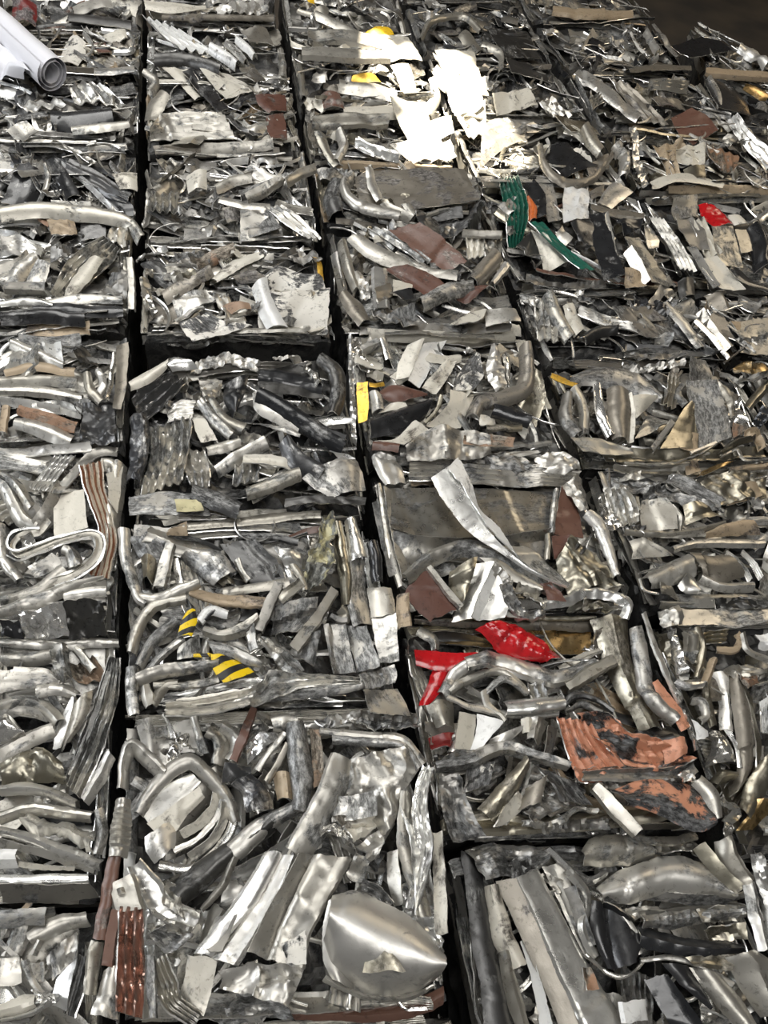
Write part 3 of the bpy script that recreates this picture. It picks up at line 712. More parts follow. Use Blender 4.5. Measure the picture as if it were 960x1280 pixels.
Q('silver', [(288, 752), (300, 775), (292, 800)], [(395, 722), (400, 770), (395, 815)], cr=.006)
Q('silver', [(385, 728), (392, 780), (385, 820)], [(530, 735), (515, 780), (480, 845)], cr=.007)
Q('bright', [(418, 425), (345, 540), (268, 640), (220, 702)], [(470, 425), (400, 555), (330, 640), (275, 712)], tl=-.12, flange=-.006, cr=.003)
Q('silver', [(463, 428), (400, 545), (330, 640), (272, 712)], [(505, 432), (450, 560), (390, 660), (345, 735)], tl=.35, flange=-.008, cr=.003)
Q('satin', [(508, 432), (450, 540), (400, 630), (370, 700)], [(560, 435), (510, 540), (460, 630), (430, 720)], tl=-.5, cr=.003)
Q('silver', [(552, 430), (500, 540), (455, 630), (425, 715)], [(658, 438), (590, 560), (540, 660), (528, 742)], tl=.12, cr=.005, flange=-.006)
Q('whitescrape', [(430, 690), (440, 720)], [(530, 640), (532, 735)], cr=.005)
Q('dome', [(590, 560), (574, 640), (575, 720), (600, 775)], [(640, 535), (640, 600), (650, 640), (660, 800)], name='domed_sheet', bow=.012, tl=-.35, rag=.001, cr=.002)
Q('dome', [(600, 545), (660, 535), (740, 562), (830, 620), (902, 706)], [(572, 680), (596, 770), (690, 822), (800, 822), (884, 775)], name='domed_sheet', bow=.055, rag=.0015, cr=.0035, cf=7, flange=-.004, label='shiny domed sheet with a crumpled near rim')
S('silver', 18, [(578, 770), (640, 800), (700, 822), (800, 822), (880, 790)], cr=.006, p='tube')
Q('olive', [(685, 755), (700, 690)], [(800, 750), (760, 700)], bow=.006, cr=.004, dz=.046, label='dome crease with warm shading put in as olive', name='bent_dome_crease')  # olive colour paints the dome's warm shading onto this crease
S('silver', [50, 56, 52, 46], [(125, 715), (148, 780), (170, 835), (230, 885)], r=4, ra=.006)
# copper side of B1
T(0, 780, 2.56)
S('brown', [40, 46, 44], [(372, 730), (345, 850), (318, 1010)], p='tube')
S('satin', [44, 46, 40], [(308, 1015), (295, 1100), (285, 1185)], p='tube')
S('brown', [36, 40], [(372, 920), (345, 1100)], p='box')
Q('satin', [(330, 1110), (310, 1180), (285, 1250)], [(380, 1090), (370, 1170), (375, 1265)], bow=.008)
Q('coppershine', [(385, 905), (380, 1080), (372, 1240)], [(460, 908), (462, 1080), (456, 1262)], r=3, ra=.007, name='extruded_profile', cr=.002)
S('scuffed', [30, 34, 30], [(480, 1060), (485, 1160), (490, 1260)], p='tube')
S('silver', [50, 66, 60], [(395, 560), (388, 650), (378, 745)], ru=9, ra=.0035, bow=.012, name='corrugated_strip', label='finely corrugated strip')
Q('satin', [(335, 835), (350, 880), (362, 922)], [(425, 800), (445, 850), (470, 915)], flange=-.012, name='square_plate', cr=.002)
Q('satin', [(372, 848), (378, 866)], [(396, 842), (402, 860)], bow=.006, name='bolt_head', cr=0, rag=0, under='square_plate')
# ---- A2
B_('A2')
Q('silver', [(0, 52), (150, 44), (375, 40)], [(0, 82), (180, 84), (385, 74)], bow=.01)
Q('silver', [(0, 92), (90, 92), (165, 82)], [(0, 132), (100, 138), (165, 128)], bow=.012)
Q('satin', [(160, 70), (170, 130), (200, 190)], [(215, 68), (225, 120), (235, 180)], cr=.009, bow=.01)
Q('rust', [(212, 130), (225, 160), (255, 195)], [(285, 92), (320, 130), (342, 168)], r=2, cr=.007)
S('silver', 30, [(240, 78), (270, 110), (300, 150)], p='tube')
Q('scuffed', [(0, 146), (80, 142), (158, 150), (190, 185)], [(0, 228), (90, 212), (150, 200), (195, 195)], bow=.008)
S('silver', [46, 50, 30], [(120, 215), (200, 212), (250, 230)], bow=.012)
S('satin', [40, 50, 44], [(0, 262), (80, 248), (150, 275), (190, 320)], bow=.014)
S('silver', [24, 28, 24], [(0, 290), (80, 276), (150, 300)], tl=.9)
Q('silver', [(195, 290), (175, 340), (165, 400)], [(240, 215), (225, 300), (195, 400)], tl=.4)
Q('satin', [(235, 260), (215, 330), (195, 410)], [(300, 215), (290, 280), (230, 380)], bow=.01)
Q('chrome', [(0, 300), (30, 295), (80, 345)], [(0, 390), (40, 385), (85, 365)], bow=.024, cr=.005, name='dented_lump')
S('scuffed', [44, 46, 46], [(0, 420), (90, 372), (172, 335)], flange=-.006)
Q('olive', [(0, 440), (60, 415), (130, 395), (205, 450)], [(0, 520), (80, 505), (150, 500), (212, 512)], bow=.014, cr=.008, label='tan stained sheet')
Q('silver', [(352, 105), (318, 210), (270, 330), (205, 505)], [(385, 115), (378, 250), (330, 400), (262, 560)], r=5, ra=.010, tl=.2, cr=.003, name='fanned_sheets', label='fan of thin upright silver sheets')
S('bright', [10, 14, 16, 14], [(375, 130), (352, 260), (300, 400), (245, 540)], tl=.8)
S('bright', [8, 12, 12], [(350, 150), (300, 300), (225, 480)], tl=-.8)
Q('silver', [(265, 560), (300, 480), (345, 400)], [(285, 580), (330, 520), (370, 430)], bow=.01)
S('silver', [40, 44, 30], [(0, 535), (110, 530), (245, 575)], bow=.014)
S('satin', [36, 42, 34], [(0, 625), (110, 595), (295, 618)], bow=.014)
S('bright', [40, 60, 50], [(80, 640), (190, 650), (300, 712)], bow=.016, rag=.007)
S('silver', [30, 46, 44], [(0, 660), (110, 690), (325, 775)], bow=.012)
S('silver', [30, 34, 30], [(315, 590), (328, 660), (312, 735)], p='tube')
S('satin', [24, 24], [(0, 700), (190, 750), (300, 790)], tl=.7)
Q('white', [(0, 725), (55, 722)], [(0, 785), (58, 780)], bow=.01)
S('cream', 14, [(60, 770), (150, 780), (240, 785)], tl=.8)
Q('dull', [(0, 836), (140, 836), (290, 836)], [(0, 888), (160, 890), (312, 872)], tl=-1.0, cr=.002, name='square_bar_shaded_side')  # near side of the bar, shade painted in by a duller material
Q('bright', [(0, 800), (140, 798), (280, 794)], [(0, 838), (140, 838), (284, 832)], cr=.001, rag=.0007, tl=0, name='square_bar', flange=-.006)  # top of the same bar, painted brighter as its lit face
# ---- A1
B_('A1')
Q('silver', [(48, 932), (25, 1000), (0, 1062)], [(112, 930), (90, 1000), (62, 1062)], tl=-.3, flange=-.006)
Q('satin', [(0, 940), (0, 1020)], [(40, 935), (20, 990)], tl=.4)
Q('silver', [(0, 1072), (0, 1160)], [(62, 1062), (66, 1152)], cr=.006)
S('satin', [50, 60, 50], [(95, 1010), (180, 965), (282, 945)], bow=.01)
Q('scuffed', [(140, 1062), (150, 1100), (165, 1142)], [(245, 985), (250, 1030), (245, 1070)], cr=.007)
S('satin', [22, 26], [(130, 1010), (108, 1060)], p='tube')
S('tan', [18, 20], [(105, 880), (75, 918)], tl=.5)
Q('silver', [(75, 1085), (100, 1150)], [(135, 1080), (138, 1145)], cr=.004)
S('silver', [26, 26, 22], [(80, 1080), (100, 1140), (140, 1190)], p='tube')
Q('bright', [(185, 1130), (160, 1220)], [(250, 1070), (215, 1240)], cr=.004, tl=.4)
S('dull', [50, 54, 50], [(270, 1060), (248, 1160), (222, 1250)], tl=1.0, p='sin', r=2)
Q('cream', [(0, 1215), (60, 1190), (110, 1185)], [(0, 1260), (60, 1250), (115, 1225)], bow=.012, cr=.006)
S('bright', [16, 20, 20], [(0, 1268), (90, 1250), (190, 1195)], bow=.006)
Q('chrome', [(110, 1170), (120, 1210)], [(180, 1185), (190, 1215)], cr=.012)
# ---- A3
B_('A3'); T(0, 560, 3.0)
Q('silver', [(0, 5), (130, 18), (250, 40)], [(0, 82), (110, 92), (215, 100)], flange=.005, name='drilled_channel')
S('satin', [30, 36, 30], [(0, 112), (100, 145), (200, 150)], tl=.4)
S('satin', [44, 50, 44], [(455, 60), (440, 170), (420, 300), (400, 420)], tl=-.8, bow=.01)
S('silver', [50, 54, 50, 44], [(440, 15), (370, 15), (300, 70), (220, 165)], bow=-.008, tl=.5)
S('silver', [44, 50, 40], [(380, 60), (420, 70), (430, 150)], bow=.01)
Q('bright', [(208, 25), (160, 90), (108, 148)], [(280, 30), (225, 100), (165, 160)], r=4, ra=.0035, cr=.001, label='bright finely ribbed strip')
S('silver', [50, 62, 60, 50], [(0, 120), (45, 200), (85, 270), (140, 300)], flange=-.008, bow=.006)
S('satin', [36, 44, 40], [(0, 100), (60, 140), (120, 225)], bow=.012)
S('silver', [44, 50, 36], [(135, 300), (185, 240), (235, 150)], tl=.8)
S('dull', [40, 40], [(90, 215), (130, 245), (150, 225)], cr=.006)
S('silver', [44, 50, 44], [(0, 290), (12, 410), (75, 500)], p='tube')
Q('cream', [(198, 180), (200, 260), (204, 342)], [(315, 152), (322, 230), (330, 305)], cr=.002, rag=.001, label='flat cream painted plate')
Q('satin', [(210, 150), (200, 180)], [(300, 140), (310, 155)], cr=.004)
Q('ruststripe', [(305, 78), (320, 160), (368, 290), (360, 400), (330, 470)], [(385, 52), (395, 150), (425, 270), (430, 370), (405, 482)], r=5, ra=.004, cr=.002)
Q('cream', [(400, 100), (410, 200)], [(460, 60), (440, 240)], tl=-.5)
Q('scuffed', [(95, 470), (130, 440), (200, 400)], [(130, 480), (180, 460), (230, 430)], cr=.005)
S('silver', [30, 34, 30], [(110, 460), (180, 430), (300, 420)], tl=.4)
S('scuffed', [40, 56, 60], [(240, 385), (270, 400), (290, 455)], p='tube', cr=.006)
Q('chrome', [(75, 335), (80, 385)], [(120, 330), (150, 375)], cr=.010)
Q('satin', [(0, 560), (120, 520), (225, 445)], [(0, 590), (140, 565), (262, 480)], bow=.01)
S('satin', [20, 20, 20, 20, 20], [(195, 505), (290, 470), (360, 410), (372, 345), (335, 322), (230, 345), (120, 385), (65, 400), (45, 365), (75, 325), (140, 315), (185, 265)], tl=.3, name='coiled_strip')
S('bright', [9, 9, 9, 9], [(205, 512), (300, 480), (375, 418), (390, 340), (345, 308), (230, 328), (115, 370), (62, 384), (28, 370), (38, 325), (90, 302), (150, 300)], tl=.2, name='coiled_strip')
S('bright', [8, 8, 8, 8], [(190, 492), (285, 455), (345, 400), (355, 352), (330, 338), (230, 360), (120, 402), (70, 420), (20, 395)], tl=-.2, name='coiled_strip')
Q('silver', [(0, 600), (130, 545), (260, 500), (385, 480)], [(0, 642), (150, 600), (270, 545), (398, 500)], bow=.014)
S('satin', [20, 24, 22], [(0, 615), (130, 590), (230, 545), (398, 515)], tl=.9)
S('silver', [14, 18, 16], [(175, 590), (290, 575), (395, 568)], tl=.5)
S('satin', [16, 20, 16], [(190, 608), (300, 595), (398, 598)], tl=-.5)
Q('silver', [(240, 535), (330, 520), (400, 520)], [(240, 570), (320, 560), (402, 555)], bow=.006)
Q('chrome', [(80, 635), (170, 610), (250, 615)], [(85, 700), (180, 705), (260, 705)], cr=.012, tl=-.8, label='dark shiny crumpled sheet')
Q('dark', [(250, 615), (330, 610), (400, 605)], [(250, 705), (330, 700), (398, 700)], cr=.010, tl=-.9)
Q('black', [(0, 650), (75, 650)], [(0, 702), (82, 704)], cr=.008, tl=-.6)
# ---- B2
B_('B2'); T(140, 620, 2.526)
S('scuffed', [30, 40, 34], [(70, 110), (160, 120), (230, 110)], cr=.006)
S('satin', [26, 32, 34, 26], [(225, 100), (380, 84), (540, 66), (660, 58)], bow=.006)
Q('tan', [(180, 100), (175, 135)], [(235, 80), (240, 130)], cr=.006)
S('dark', [20, 24, 20], [(400, 125), (500, 130), (590, 150)], p='tube')
S('brown', 14, [(560, 130), (620, 110), (680, 100)], tl=.5)
Q('scuffed', [(50, 120), (90, 200), (140, 220)], [(120, 125), (180, 160), (200, 190)], cr=.008)
Q('olive', [(90, 190), (100, 260)], [(140, 200), (130, 280)], bow=.02)
S('silver', [40, 46, 44], [(185, 160), (165, 230), (150, 300)], p='box')
S('chrome', [24, 26], [(200, 200), (215, 290)], p='tube')
Q('scuffed', [(215, 190), (260, 230), (320, 285)], [(260, 165), (340, 180), (392, 250)], bow=.014, cr=.006)
Q('olive', [(300, 240), (350, 285)], [(345, 215), (395, 282)], bow=.012)
S('satin', 20, [(395, 200), (410, 240), (430, 270)], p='tube')
Q('dark', [(342, 145), (390, 215), (430, 262), (450, 272)], [(450, 135), (490, 180), (530, 220), (550, 270)], cr=.003, tl=.2, label='dark scuffed plate')
Q('bright', [(510, 165), (540, 220), (560, 290)], [(610, 180), (600, 230), (610, 300)], bow=.016, cr=.010)
S('satin', [26, 26], [(560, 200), (600, 260), (612, 300)], p='tube')
Q('yellowish', [(655, 62), (650, 130), (612, 200), (615, 290)], [(690, 75), (700, 150), (690, 230), (650, 292)], cr=.012, rag=.008)
S('olive', [34, 44, 40, 30], [(712, 85), (722, 170), (735, 250), (740, 350)], p='tube')
S('satin', [30, 40, 30], [(720, 355), (740, 380), (700, 400)], bow=.01)
S('scuffed', [56, 68, 72, 66], [(772, 195), (768, 270), (775, 340), (790, 412)], bow=.008)
S('bright', [38, 46, 60], [(752, 75), (765, 140), (778, 205)], bow=.012, cr=.006, label='bright buckled end of the upright strip')
S('black', [34, 40, 34], [(822, 150), (832, 210), (838, 275)], p='tube')
Q('satin', [(805, 290), (815, 340), (820, 385)], [(880, 288), (892, 330), (895, 375)], bow=.008, cr=.003)
Q('silver', [(820, 380), (832, 450), (845, 525)], [(895, 372), (902, 450), (905, 525)], cr=.003)
Q('scuffed', [(665, 408), (680, 480), (700, 558)], [(735, 400), (752, 480), (772, 556)], cr=.003)
Q('scuffed', [(735, 405), (755, 480), (778, 556)], [(802, 415), (825, 480), (846, 545)], tl=.3)
S('dull', 20, [(690, 380), (720, 395), (742, 395)], p='box')
Q('scuffed', [(782, 565), (795, 590), (800, 615)], [(890, 530), (900, 560), (895, 590)], cr=.004, label='dark grey scuffed end plate')
S('tan', [34, 44, 46, 40], [(245, 305), (320, 322), (400, 335), (495, 342)], p='tube', cr=.005, label='tan flattened tube')
S('satin', [20, 24, 22], [(350, 300), (450, 290), (560, 275)], tl=.6)
S('silver', [36, 40, 38, 30], [(38, 105), (48, 210), (82, 320), (110, 345)], p='tube', cr=.002)
S('silver', [40, 40, 36, 26], [(82, 325), (150, 330), (220, 300), (275, 275)], p='tube', cr=.002)
S('satin', [34, 38, 36, 26], [(62, 500), (80, 420), (130, 350), (235, 325)], p='tube')
S('scuffed', [30, 36, 34], [(85, 540), (130, 460), (205, 395)], p='tube')
S('silver', [28, 34, 30], [(110, 560), (160, 500), (225, 450)], p='tube')
Q('satin', [(210, 480), (205, 520)], [(275, 440), (285, 510)], bow=.008)
S('dull', [32, 36, 32], [(525, 280), (495, 350), (462, 432)], p='box')
Q('dull', [(515, 345), (510, 390), (498, 430)], [(652, 330), (640, 380), (585, 435)], bow=.012, name='drilled_sheet')
S('satin', [30, 38, 36], [(702, 298), (645, 390), (572, 492)], p='box')
S('satin', [34, 36], [(600, 272), (530, 330)], tl=.4)
S('silver', [30, 34, 30], [(432, 398), (440, 450), (448, 490)], p='box')
Q('dull', [(585, 430), (560, 490)], [(660, 430), (640, 540)], cr=.007)
S('silver', [30, 50, 50], [(480, 460), (540, 510), (590, 560)], cr=.007)
S('white', [30, 34, 30], [(275, 400), (310, 365), (365, 375)], p='tube', label='white painted curl')
S('black', [10, 12, 10], [(290, 395), (310, 372), (325, 362)], p='tube', dz=.004)
S('satin', [28, 40, 44, 30], [(290, 425), (350, 440), (415, 415), (460, 380)], bow=.012, flange=-.006)
Q('silver', [(298, 455), (370, 465), (440, 495), (475, 520)], [(320, 500), (380, 510), (420, 530), (470, 540)], bow=.008)
Q('hazard', [(232, 368), (215, 400), (202, 440)], [(262, 358), (266, 395), (250, 442)], bow=.006, cr=.002, label='smaller yellow and black striped piece')
S('hazard', [16, 18], [(258, 505), (310, 500)], bow=.004, label='narrow yellow strip with black stripes')
Q('hazard', [(312, 500), (320, 550), (352, 592)], [(380, 505), (430, 535), (465, 562)], bow=.006, cr=.002, label='larger yellow and black striped piece')
S('scuffed', [40, 46, 40, 24], [(80, 580), (170, 552), (260, 540), (340, 530)], p='tube', cr=.006)
S('satin', [26, 30, 26], [(130, 600), (230, 600), (335, 580)], p='tube')
S('satin', [30, 40, 34], [(130, 660), (165, 600), (210, 590)], bow=.012)
Q('satin', [(200, 640), (300, 625), (400, 610)], [(200, 660), (300, 655), (400, 640)], tl=.4)
Q('silver', [(165, 655), (330, 635), (470, 590), (500, 548), (620, 560), (780, 575)], [(170, 698), (330, 690), (480, 650), (600, 610), (700, 600), (785, 595)], r=2, ra=.006, cr=.006, label='long crumpled silver layer along the near edge')
S('silver', [36, 44, 40], [(62, 540), (58, 610), (68, 690)], p='tube')
S('satin', [30, 40, 34], [(105, 600), (112, 640), (120, 665)], p='tube')
Q('scuffed', [(790, 622), (800, 655), (812, 690)], [(905, 600), (925, 640), (945, 688)], cr=.003, tl=-.3, name='brushed_plate')
# ---- B3
B_('B3'); T(0, 400, 2.667)
Q('cream', [(430, 205), (500, 165), (570, 128)], [(440, 250), (500, 225), (560, 175)], bow=.014)
Q('bright', [(545, 160), (575, 128), (620, 140)], [(575, 185), (610, 180), (660, 178)], bow=.02, cr=.005)
S('silver', [30, 40, 36], [(640, 175), (700, 140), (780, 130), (860, 160)], cr=.008, rag=.005)
Q('blackscuff', [(440, 262), (500, 220), (570, 178)], [(470, 345), (540, 290), (622, 205)], r=3, ra=.008)
S('blackscuff', [60, 70, 60, 50], [(462, 335), (470, 400), (462, 470), (445, 545)], p='tube', cr=.007)
Q('silver', [(660, 195), (670, 250), (690, 290)], [(745, 188), (735, 240), (720, 270)], cr=.009)
Q('black', [(748, 210), (745, 270), (775, 325)], [(828, 188), (815, 250), (790, 318)], bow=.012)
Q('silver', [(560, 290), (600, 262), (650, 262)], [(560, 345), (610, 340), (640, 335)], r=6, ra=.002)
Q('silver', [(505, 345), (500, 410), (490, 480), (470, 580)], [(640, 330), (635, 400), (625, 470), (610, 555)], r=5, ra=.010, cr=.006, label='silver block of upright ribs')
Q('scuffed', [(610, 440), (615, 500), (640, 560)], [(680, 430), (700, 500), (700, 560)], r=3, cr=.007)
S('silver', [32, 38, 36], [(668, 272), (715, 335), (775, 392)], p='tube')
S('satin', [28, 34, 40], [(705, 268), (750, 330), (815, 365)], p='tube')
Q('cream', [(640, 335), (655, 375), (670, 410)], [(680, 328), (710, 370), (725, 400)])
S('satin', [30, 40, 30], [(690, 440), (740, 425), (800, 405)], bow=.012)
S('silver', [36, 46, 46], [(720, 500), (800, 452), (888, 405)], bow=.01, flange=-.006)
Q('scuffed', [(780, 480), (775, 550)], [(860, 475), (865, 540)], r=3)
S('dark', [50, 70, 60], [(640, 575), (720, 605), (800, 640)], bow=.014, label='dark scraped strip')
Q('scuffed', [(430, 590), (540, 570), (690, 580)], [(428, 640), (550, 640), (700, 640)], cr=.006)
Q('yellowish', [(580, 600), (590, 640)], [(670, 600), (680, 635)], label='gold smeared patch')
S('silver', [40, 40], [(835, 590), (960, 512)], bow=.008, flange=-.005)
T(300, 400, 2.667)
Q('dark', [(60, 175), (130, 155), (260, 130)], [(60, 250), (160, 250), (280, 260)], cr=.006)
S('black', [40, 54, 50], [(60, 190), (160, 205), (275, 225)], bow=.014)
S('dark', [44, 60, 56, 40], [(265, 135), (320, 180), (325, 260), (310, 320)], p='tube')
S('chrome', [20, 26, 24], [(215, 160), (250, 185), (262, 225)], cr=.009, p='tube')
S('scuffed', [24, 30], [(110, 140), (180, 130), (240, 135)], cr=.008)
Q('silver', [(42, 245), (60, 310), (190, 375)], [(80, 235), (100, 290), (210, 340)], bow=.006)
S('black', [50, 60, 62, 50], [(60, 255), (130, 290), (220, 345), (350, 418)], bow=.018, flange=-.01, cr=.003, label='glossy black bent profile')
S('dark', [20, 24, 22], [(85, 262), (170, 310), (260, 365), (350, 400)], tl=.8, dz=.006)
S('bright', [26, 30, 20], [(258, 340), (310, 330), (372, 332)], bow=.004)
Q('silver', [(65, 350), (130, 370), (200, 395)], [(90, 352), (160, 350), (205, 380)], bow=.006)
S('blackscuff', [50, 70, 80], [(150, 405), (190, 470), (270, 525)], bow=.018, cr=.006)
Q('scuffed', [(205, 530), (240, 560), (305, 600)], [(380, 440), (410, 500), (420, 560)], bow=.012, cr=.006, label='dark grey scuffed bent sheet')
Q('bright', [(300, 435), (330, 440)], [(330, 470), (385, 465)], bow=.006)
S('cream', [30, 36, 30], [(10, 462), (100, 466), (192, 490)], bow=-.006, label='cream bent band')
S('satin', [44, 50, 46], [(20, 575), (110, 545), (200, 512)], bow=.01, flange=-.006)
S('dark', 26, [(150, 610), (240, 600), (420, 605)], cr=.006)
# ---- A4
B_('A4'); T(0, 400, 2.667)
S('tan', [40, 46, 40], [(90, 35), (180, 40), (300, 30)], cr=.005)
S('silver', [44, 50, 34], [(40, 78), (130, 118), (215, 160)], bow=.012)
S('scuffed', [30, 40, 30], [(60, 70), (160, 85), (270, 70)], tl=.5)
Q('white', [(140, 80), (150, 120)], [(205, 85), (215, 150)], cr=.010)
S('tan', [34, 44, 40], [(20, 185), (120, 160), (250, 168)], bow=.01)
S('satin', [40, 44, 40], [(0, 205), (140, 205), (262, 218)], bow=.01)
S('silver', [40, 46, 44], [(0, 240), (140, 242), (275, 262)], bow=.014, flange=-.006)
S('bright', [30, 36, 24], [(110, 300), (190, 290), (272, 318)], tl=.4)
S('silver', [18, 22, 18], [(0, 270), (120, 285), (200, 300)], tl=.7)
S('rust', [34, 44, 40], [(60, 300), (150, 325), (255, 360)], bow=.008, cr=.006)
S('silver', [40, 60, 56], [(50, 345), (140, 365), (240, 410)], bow=.012)
S('tan', [30, 30], [(20, 290), (10, 380)], p='tube')
Q('blackscuff', [(275, 282), (278, 330), (262, 400)], [(378, 280), (385, 340), (385, 412)], cr=.012, label='black crumpled lump')
S('satin', [30, 36, 30], [(290, 180), (300, 230), (340, 280)], p='tube')
S('silver', [24, 30, 26], [(330, 170), (345, 215), (330, 250)], p='tube')
Q('taupe', [(390, 90), (385, 180), (375, 290)], [(430, 85), (425, 190), (405, 300)], cr=.003)
S('chrome', [16, 18, 16], [(380, 110), (370, 200), (355, 270)], p='tube')
# ---- C4
B_('C4'); T(300, 400, 2.667)
S('dull', [26, 30, 26], [(400, 32), (600, 28), (900, 36)], cr=.006)
S('scuffed', [22, 24, 22], [(480, 50), (650, 45), (850, 52)], cr=.006)
S('bright', [16, 22, 18], [(368, 60), (375, 200), (382, 400)], cr=.008, p='tube')
S('chrome', [36, 40, 30], [(385, 60), (400, 130), (440, 165)], cr=.010)
S('silver', [30, 30], [(400, 110), (460, 80)], p='box'); S('bright', [26, 30], [(478, 62), (500, 130)], bow=.006)
Q('cream', [(590, 70), (545, 130), (520, 200)], [(555, 100), (530, 160), (500, 185)])
Q('cream', [(560, 85), (530, 140), (520, 195)], [(612, 75), (590, 130), (560, 200)], tl=.3, label='cream ribbed sheet')
Q('white', [(612, 85), (580, 140), (560, 205)], [(690, 60), (640, 150), (600, 222)], tl=-.25, label='pale ribbed sheet')
Q('cream', [(688, 120), (650, 170), (605, 225)], [(722, 135), (690, 200), (650, 250)], tl=.2)
Q('whitescrape', [(790, 90), (745, 150), (715, 190), (712, 235)], [(800, 110), (810, 180), (795, 215), (775, 240)], tl=.2)
Q('cream', [(700, 240), (690, 290), (620, 360)], [(785, 240), (760, 300), (740, 350)], cr=.005)
Q('gold', [(390, 208), (390, 270), (396, 340)], [(424, 210), (428, 270), (424, 335)], cr=.001, rag=.001, label='gold coloured flat bar', name='flat_bar')
S('gold', 16, [(430, 215), (450, 218), (480, 212)], bow=.004)
Q('satin', [(430, 240), (440, 310)], [(470, 250), (480, 300)], bow=.012)
Q('brown', [(455, 235), (500, 210), (570, 215), (620, 248)], [(480, 265), (520, 280), (580, 268), (625, 258)], bow=.012, cr=.006, label='brown scraped lump')
Q('cream', [(460, 310), (500, 275)], [(560, 300), (550, 280)], bow=.004)
Q('black', [(430, 335), (530, 300), (650, 262)], [(435, 395), (540, 372), (620, 320)], bow=.014, label='black wedge shaped sheet')
S('olive', 14, [(672, 255), (650, 310), (615, 345)], p='tube')
Q('cream', [(445, 410), (520, 395), (580, 335)], [(545, 420), (600, 385), (632, 365)], bow=.006)
S('brown', [26, 30], [(440, 420), (530, 425)], bow=.01)
Q('silver', [(835, 90), (820, 180), (850, 245)], [(860, 110), (880, 180), (892, 235)], bow=.016, cr=.007)
Q('chrome', [(870, 120), (890, 200)], [(900, 110), (900, 240)], bow=.01, cr=.006)
S('taupe', [44, 60, 64, 50, 40], [(775, 330), (800, 280), (880, 262), (945, 230), (955, 150), (950, 90)], p='tube', cr=.003, label='thick grey-brown bent tube')
Q('cream', [(790, 320), (800, 360)], [(850, 325), (860, 360)], bow=.008)
S('black', [34, 40, 36], [(838, 310), (900, 325), (965, 345)], p='tube')
Q('scuffed', [(548, 425), (640, 370), (760, 375), (830, 395)], [(560, 460), (700, 465), (800, 455), (840, 440)], cr=.007, bow=.01)
S('rust', [30, 36, 30], [(745, 400), (830, 405), (910, 415)], cr=.006)
S('olive', [24, 26], [(820, 365), (940, 360)], p='tube')
# ---- C3
B_('C3'); T(450, 550, 2.667)
Q('scuffed', [(165, 78), (320, 66), (520, 72), (740, 100)], [(160, 150), (320, 158), (520, 165), (700, 165)], r=5, ra=.005, cr=.006, label='pressed layers of scuffed grey sheet')
Q('silver', [(38, 55), (50, 100), (85, 158)], [(95, 45), (140, 90), (152, 150)], bow=.014, cr=.006)
Q('tan', [(165, 82), (172, 150)], [(262, 90), (255, 145)], cr=.004)
Q('scuffed', [(400, 60), (440, 95), (530, 110)], [(440, 45), (530, 55), (580, 95)], cr=.009, bow=.01)
Q('silver', [(585, 55), (610, 100), (680, 118)], [(640, 40), (700, 60), (735, 100)], cr=.009, bow=.014)
Q('tray', [(80, 165), (250, 160), (450, 158), (645, 165)], [(100, 300), (270, 345), (450, 320), (640, 300)], cr=.0025, cf=6, tl=.06, dz=.006, name='tray_sheet', label='dark scuffed back wall of the hollow tray', bow=-.004)
Q('satin', [(75, 170), (90, 250), (105, 330), (140, 470)], [(125, 170), (150, 250), (170, 330), (180, 430)], bow=.004, tl=-.5, dz=.004)
Q('tray', [(105, 320), (300, 335), (480, 325), (645, 295)], [(140, 465), (280, 400), (420, 400), (640, 350)], bow=-.016, cr=.003, tl=-.35, dz=.008, name='tray_sheet', label='smooth curved floor of the hollow tray')
S('silver', [16, 24, 26, 24], [(62, 150), (80, 250), (95, 350), (135, 490)], p='tube')
S('dull', [20, 24], [(50, 200), (80, 330), (110, 450)], tl=.6)
Q('dull', [(530, 345), (620, 335)], [(560, 390), (625, 385)])
Q('brown', [(665, 165), (655, 240), (650, 315)], [(690, 160), (730, 240), (750, 320)], label='brown triangular sheet')
Q('brown', [(640, 318), (645, 400)], [(700, 318), (690, 400)])
S('silver', [18, 22, 20], [(655, 165), (645, 240), (640, 310)], p='tube'); S('satin', 18, [(625, 312), (622, 400)], p='tube')
Q('satin', [(672, 160), (700, 200), (730, 248)], [(738, 108), (760, 180), (762, 240)], cr=.008, bow=.01)
Q('olive', [(650, 405), (660, 450), (700, 520)], [(700, 320), (800, 400), (850, 470)], cr=.009, bow=.016)
Q('olive', [(690, 460), (740, 520)], [(800, 440), (880, 490)], cr=.012, bow=.016)
S('dark', [14, 16], [(700, 390), (725, 345)], p='tube'); S('dark', [14, 16], [(725, 400), (750, 360)], p='tube')  # two dark strips paint the shade of slots in the olive sheet
S('silver', [34, 40, 34, 24], [(755, 245), (800, 290), (830, 370), (855, 455)], p='tube', cr=.005)
S('bright', [26, 34, 34, 30], [(600, 560), (690, 540), (740, 515), (830, 520), (892, 545), (880, 595)], bow=.010, cr=.006)
Q('olive', [(735, 540), (800, 540)], [(740, 580), (860, 570)], cr=.012)
S('scuffed', [40, 50, 52, 50, 50, 30], [(150, 470), (230, 405), (350, 365), (460, 395), (560, 450), (640, 500)], bow=.014, cr=.004, label='arched grey band')
Q('satin', [(400, 395), (470, 450), (600, 510)], [(480, 400), (560, 450), (610, 490)], bow=.008)
Q('olive', [(298, 440), (300, 500), (330, 560)], [(385, 405), (370, 470), (345, 540)], tl=.5, bow=.01)
Q('bright', [(385, 405), (360, 490), (310, 595)], [(440, 415), (400, 510), (370, 598)], tl=.5, cr=.002)
Q('white', [(438, 415), (400, 510), (368, 598)], [(462, 440), (440, 520), (400, 598)], tl=-.5, cr=.002, label='white fluted sheet')
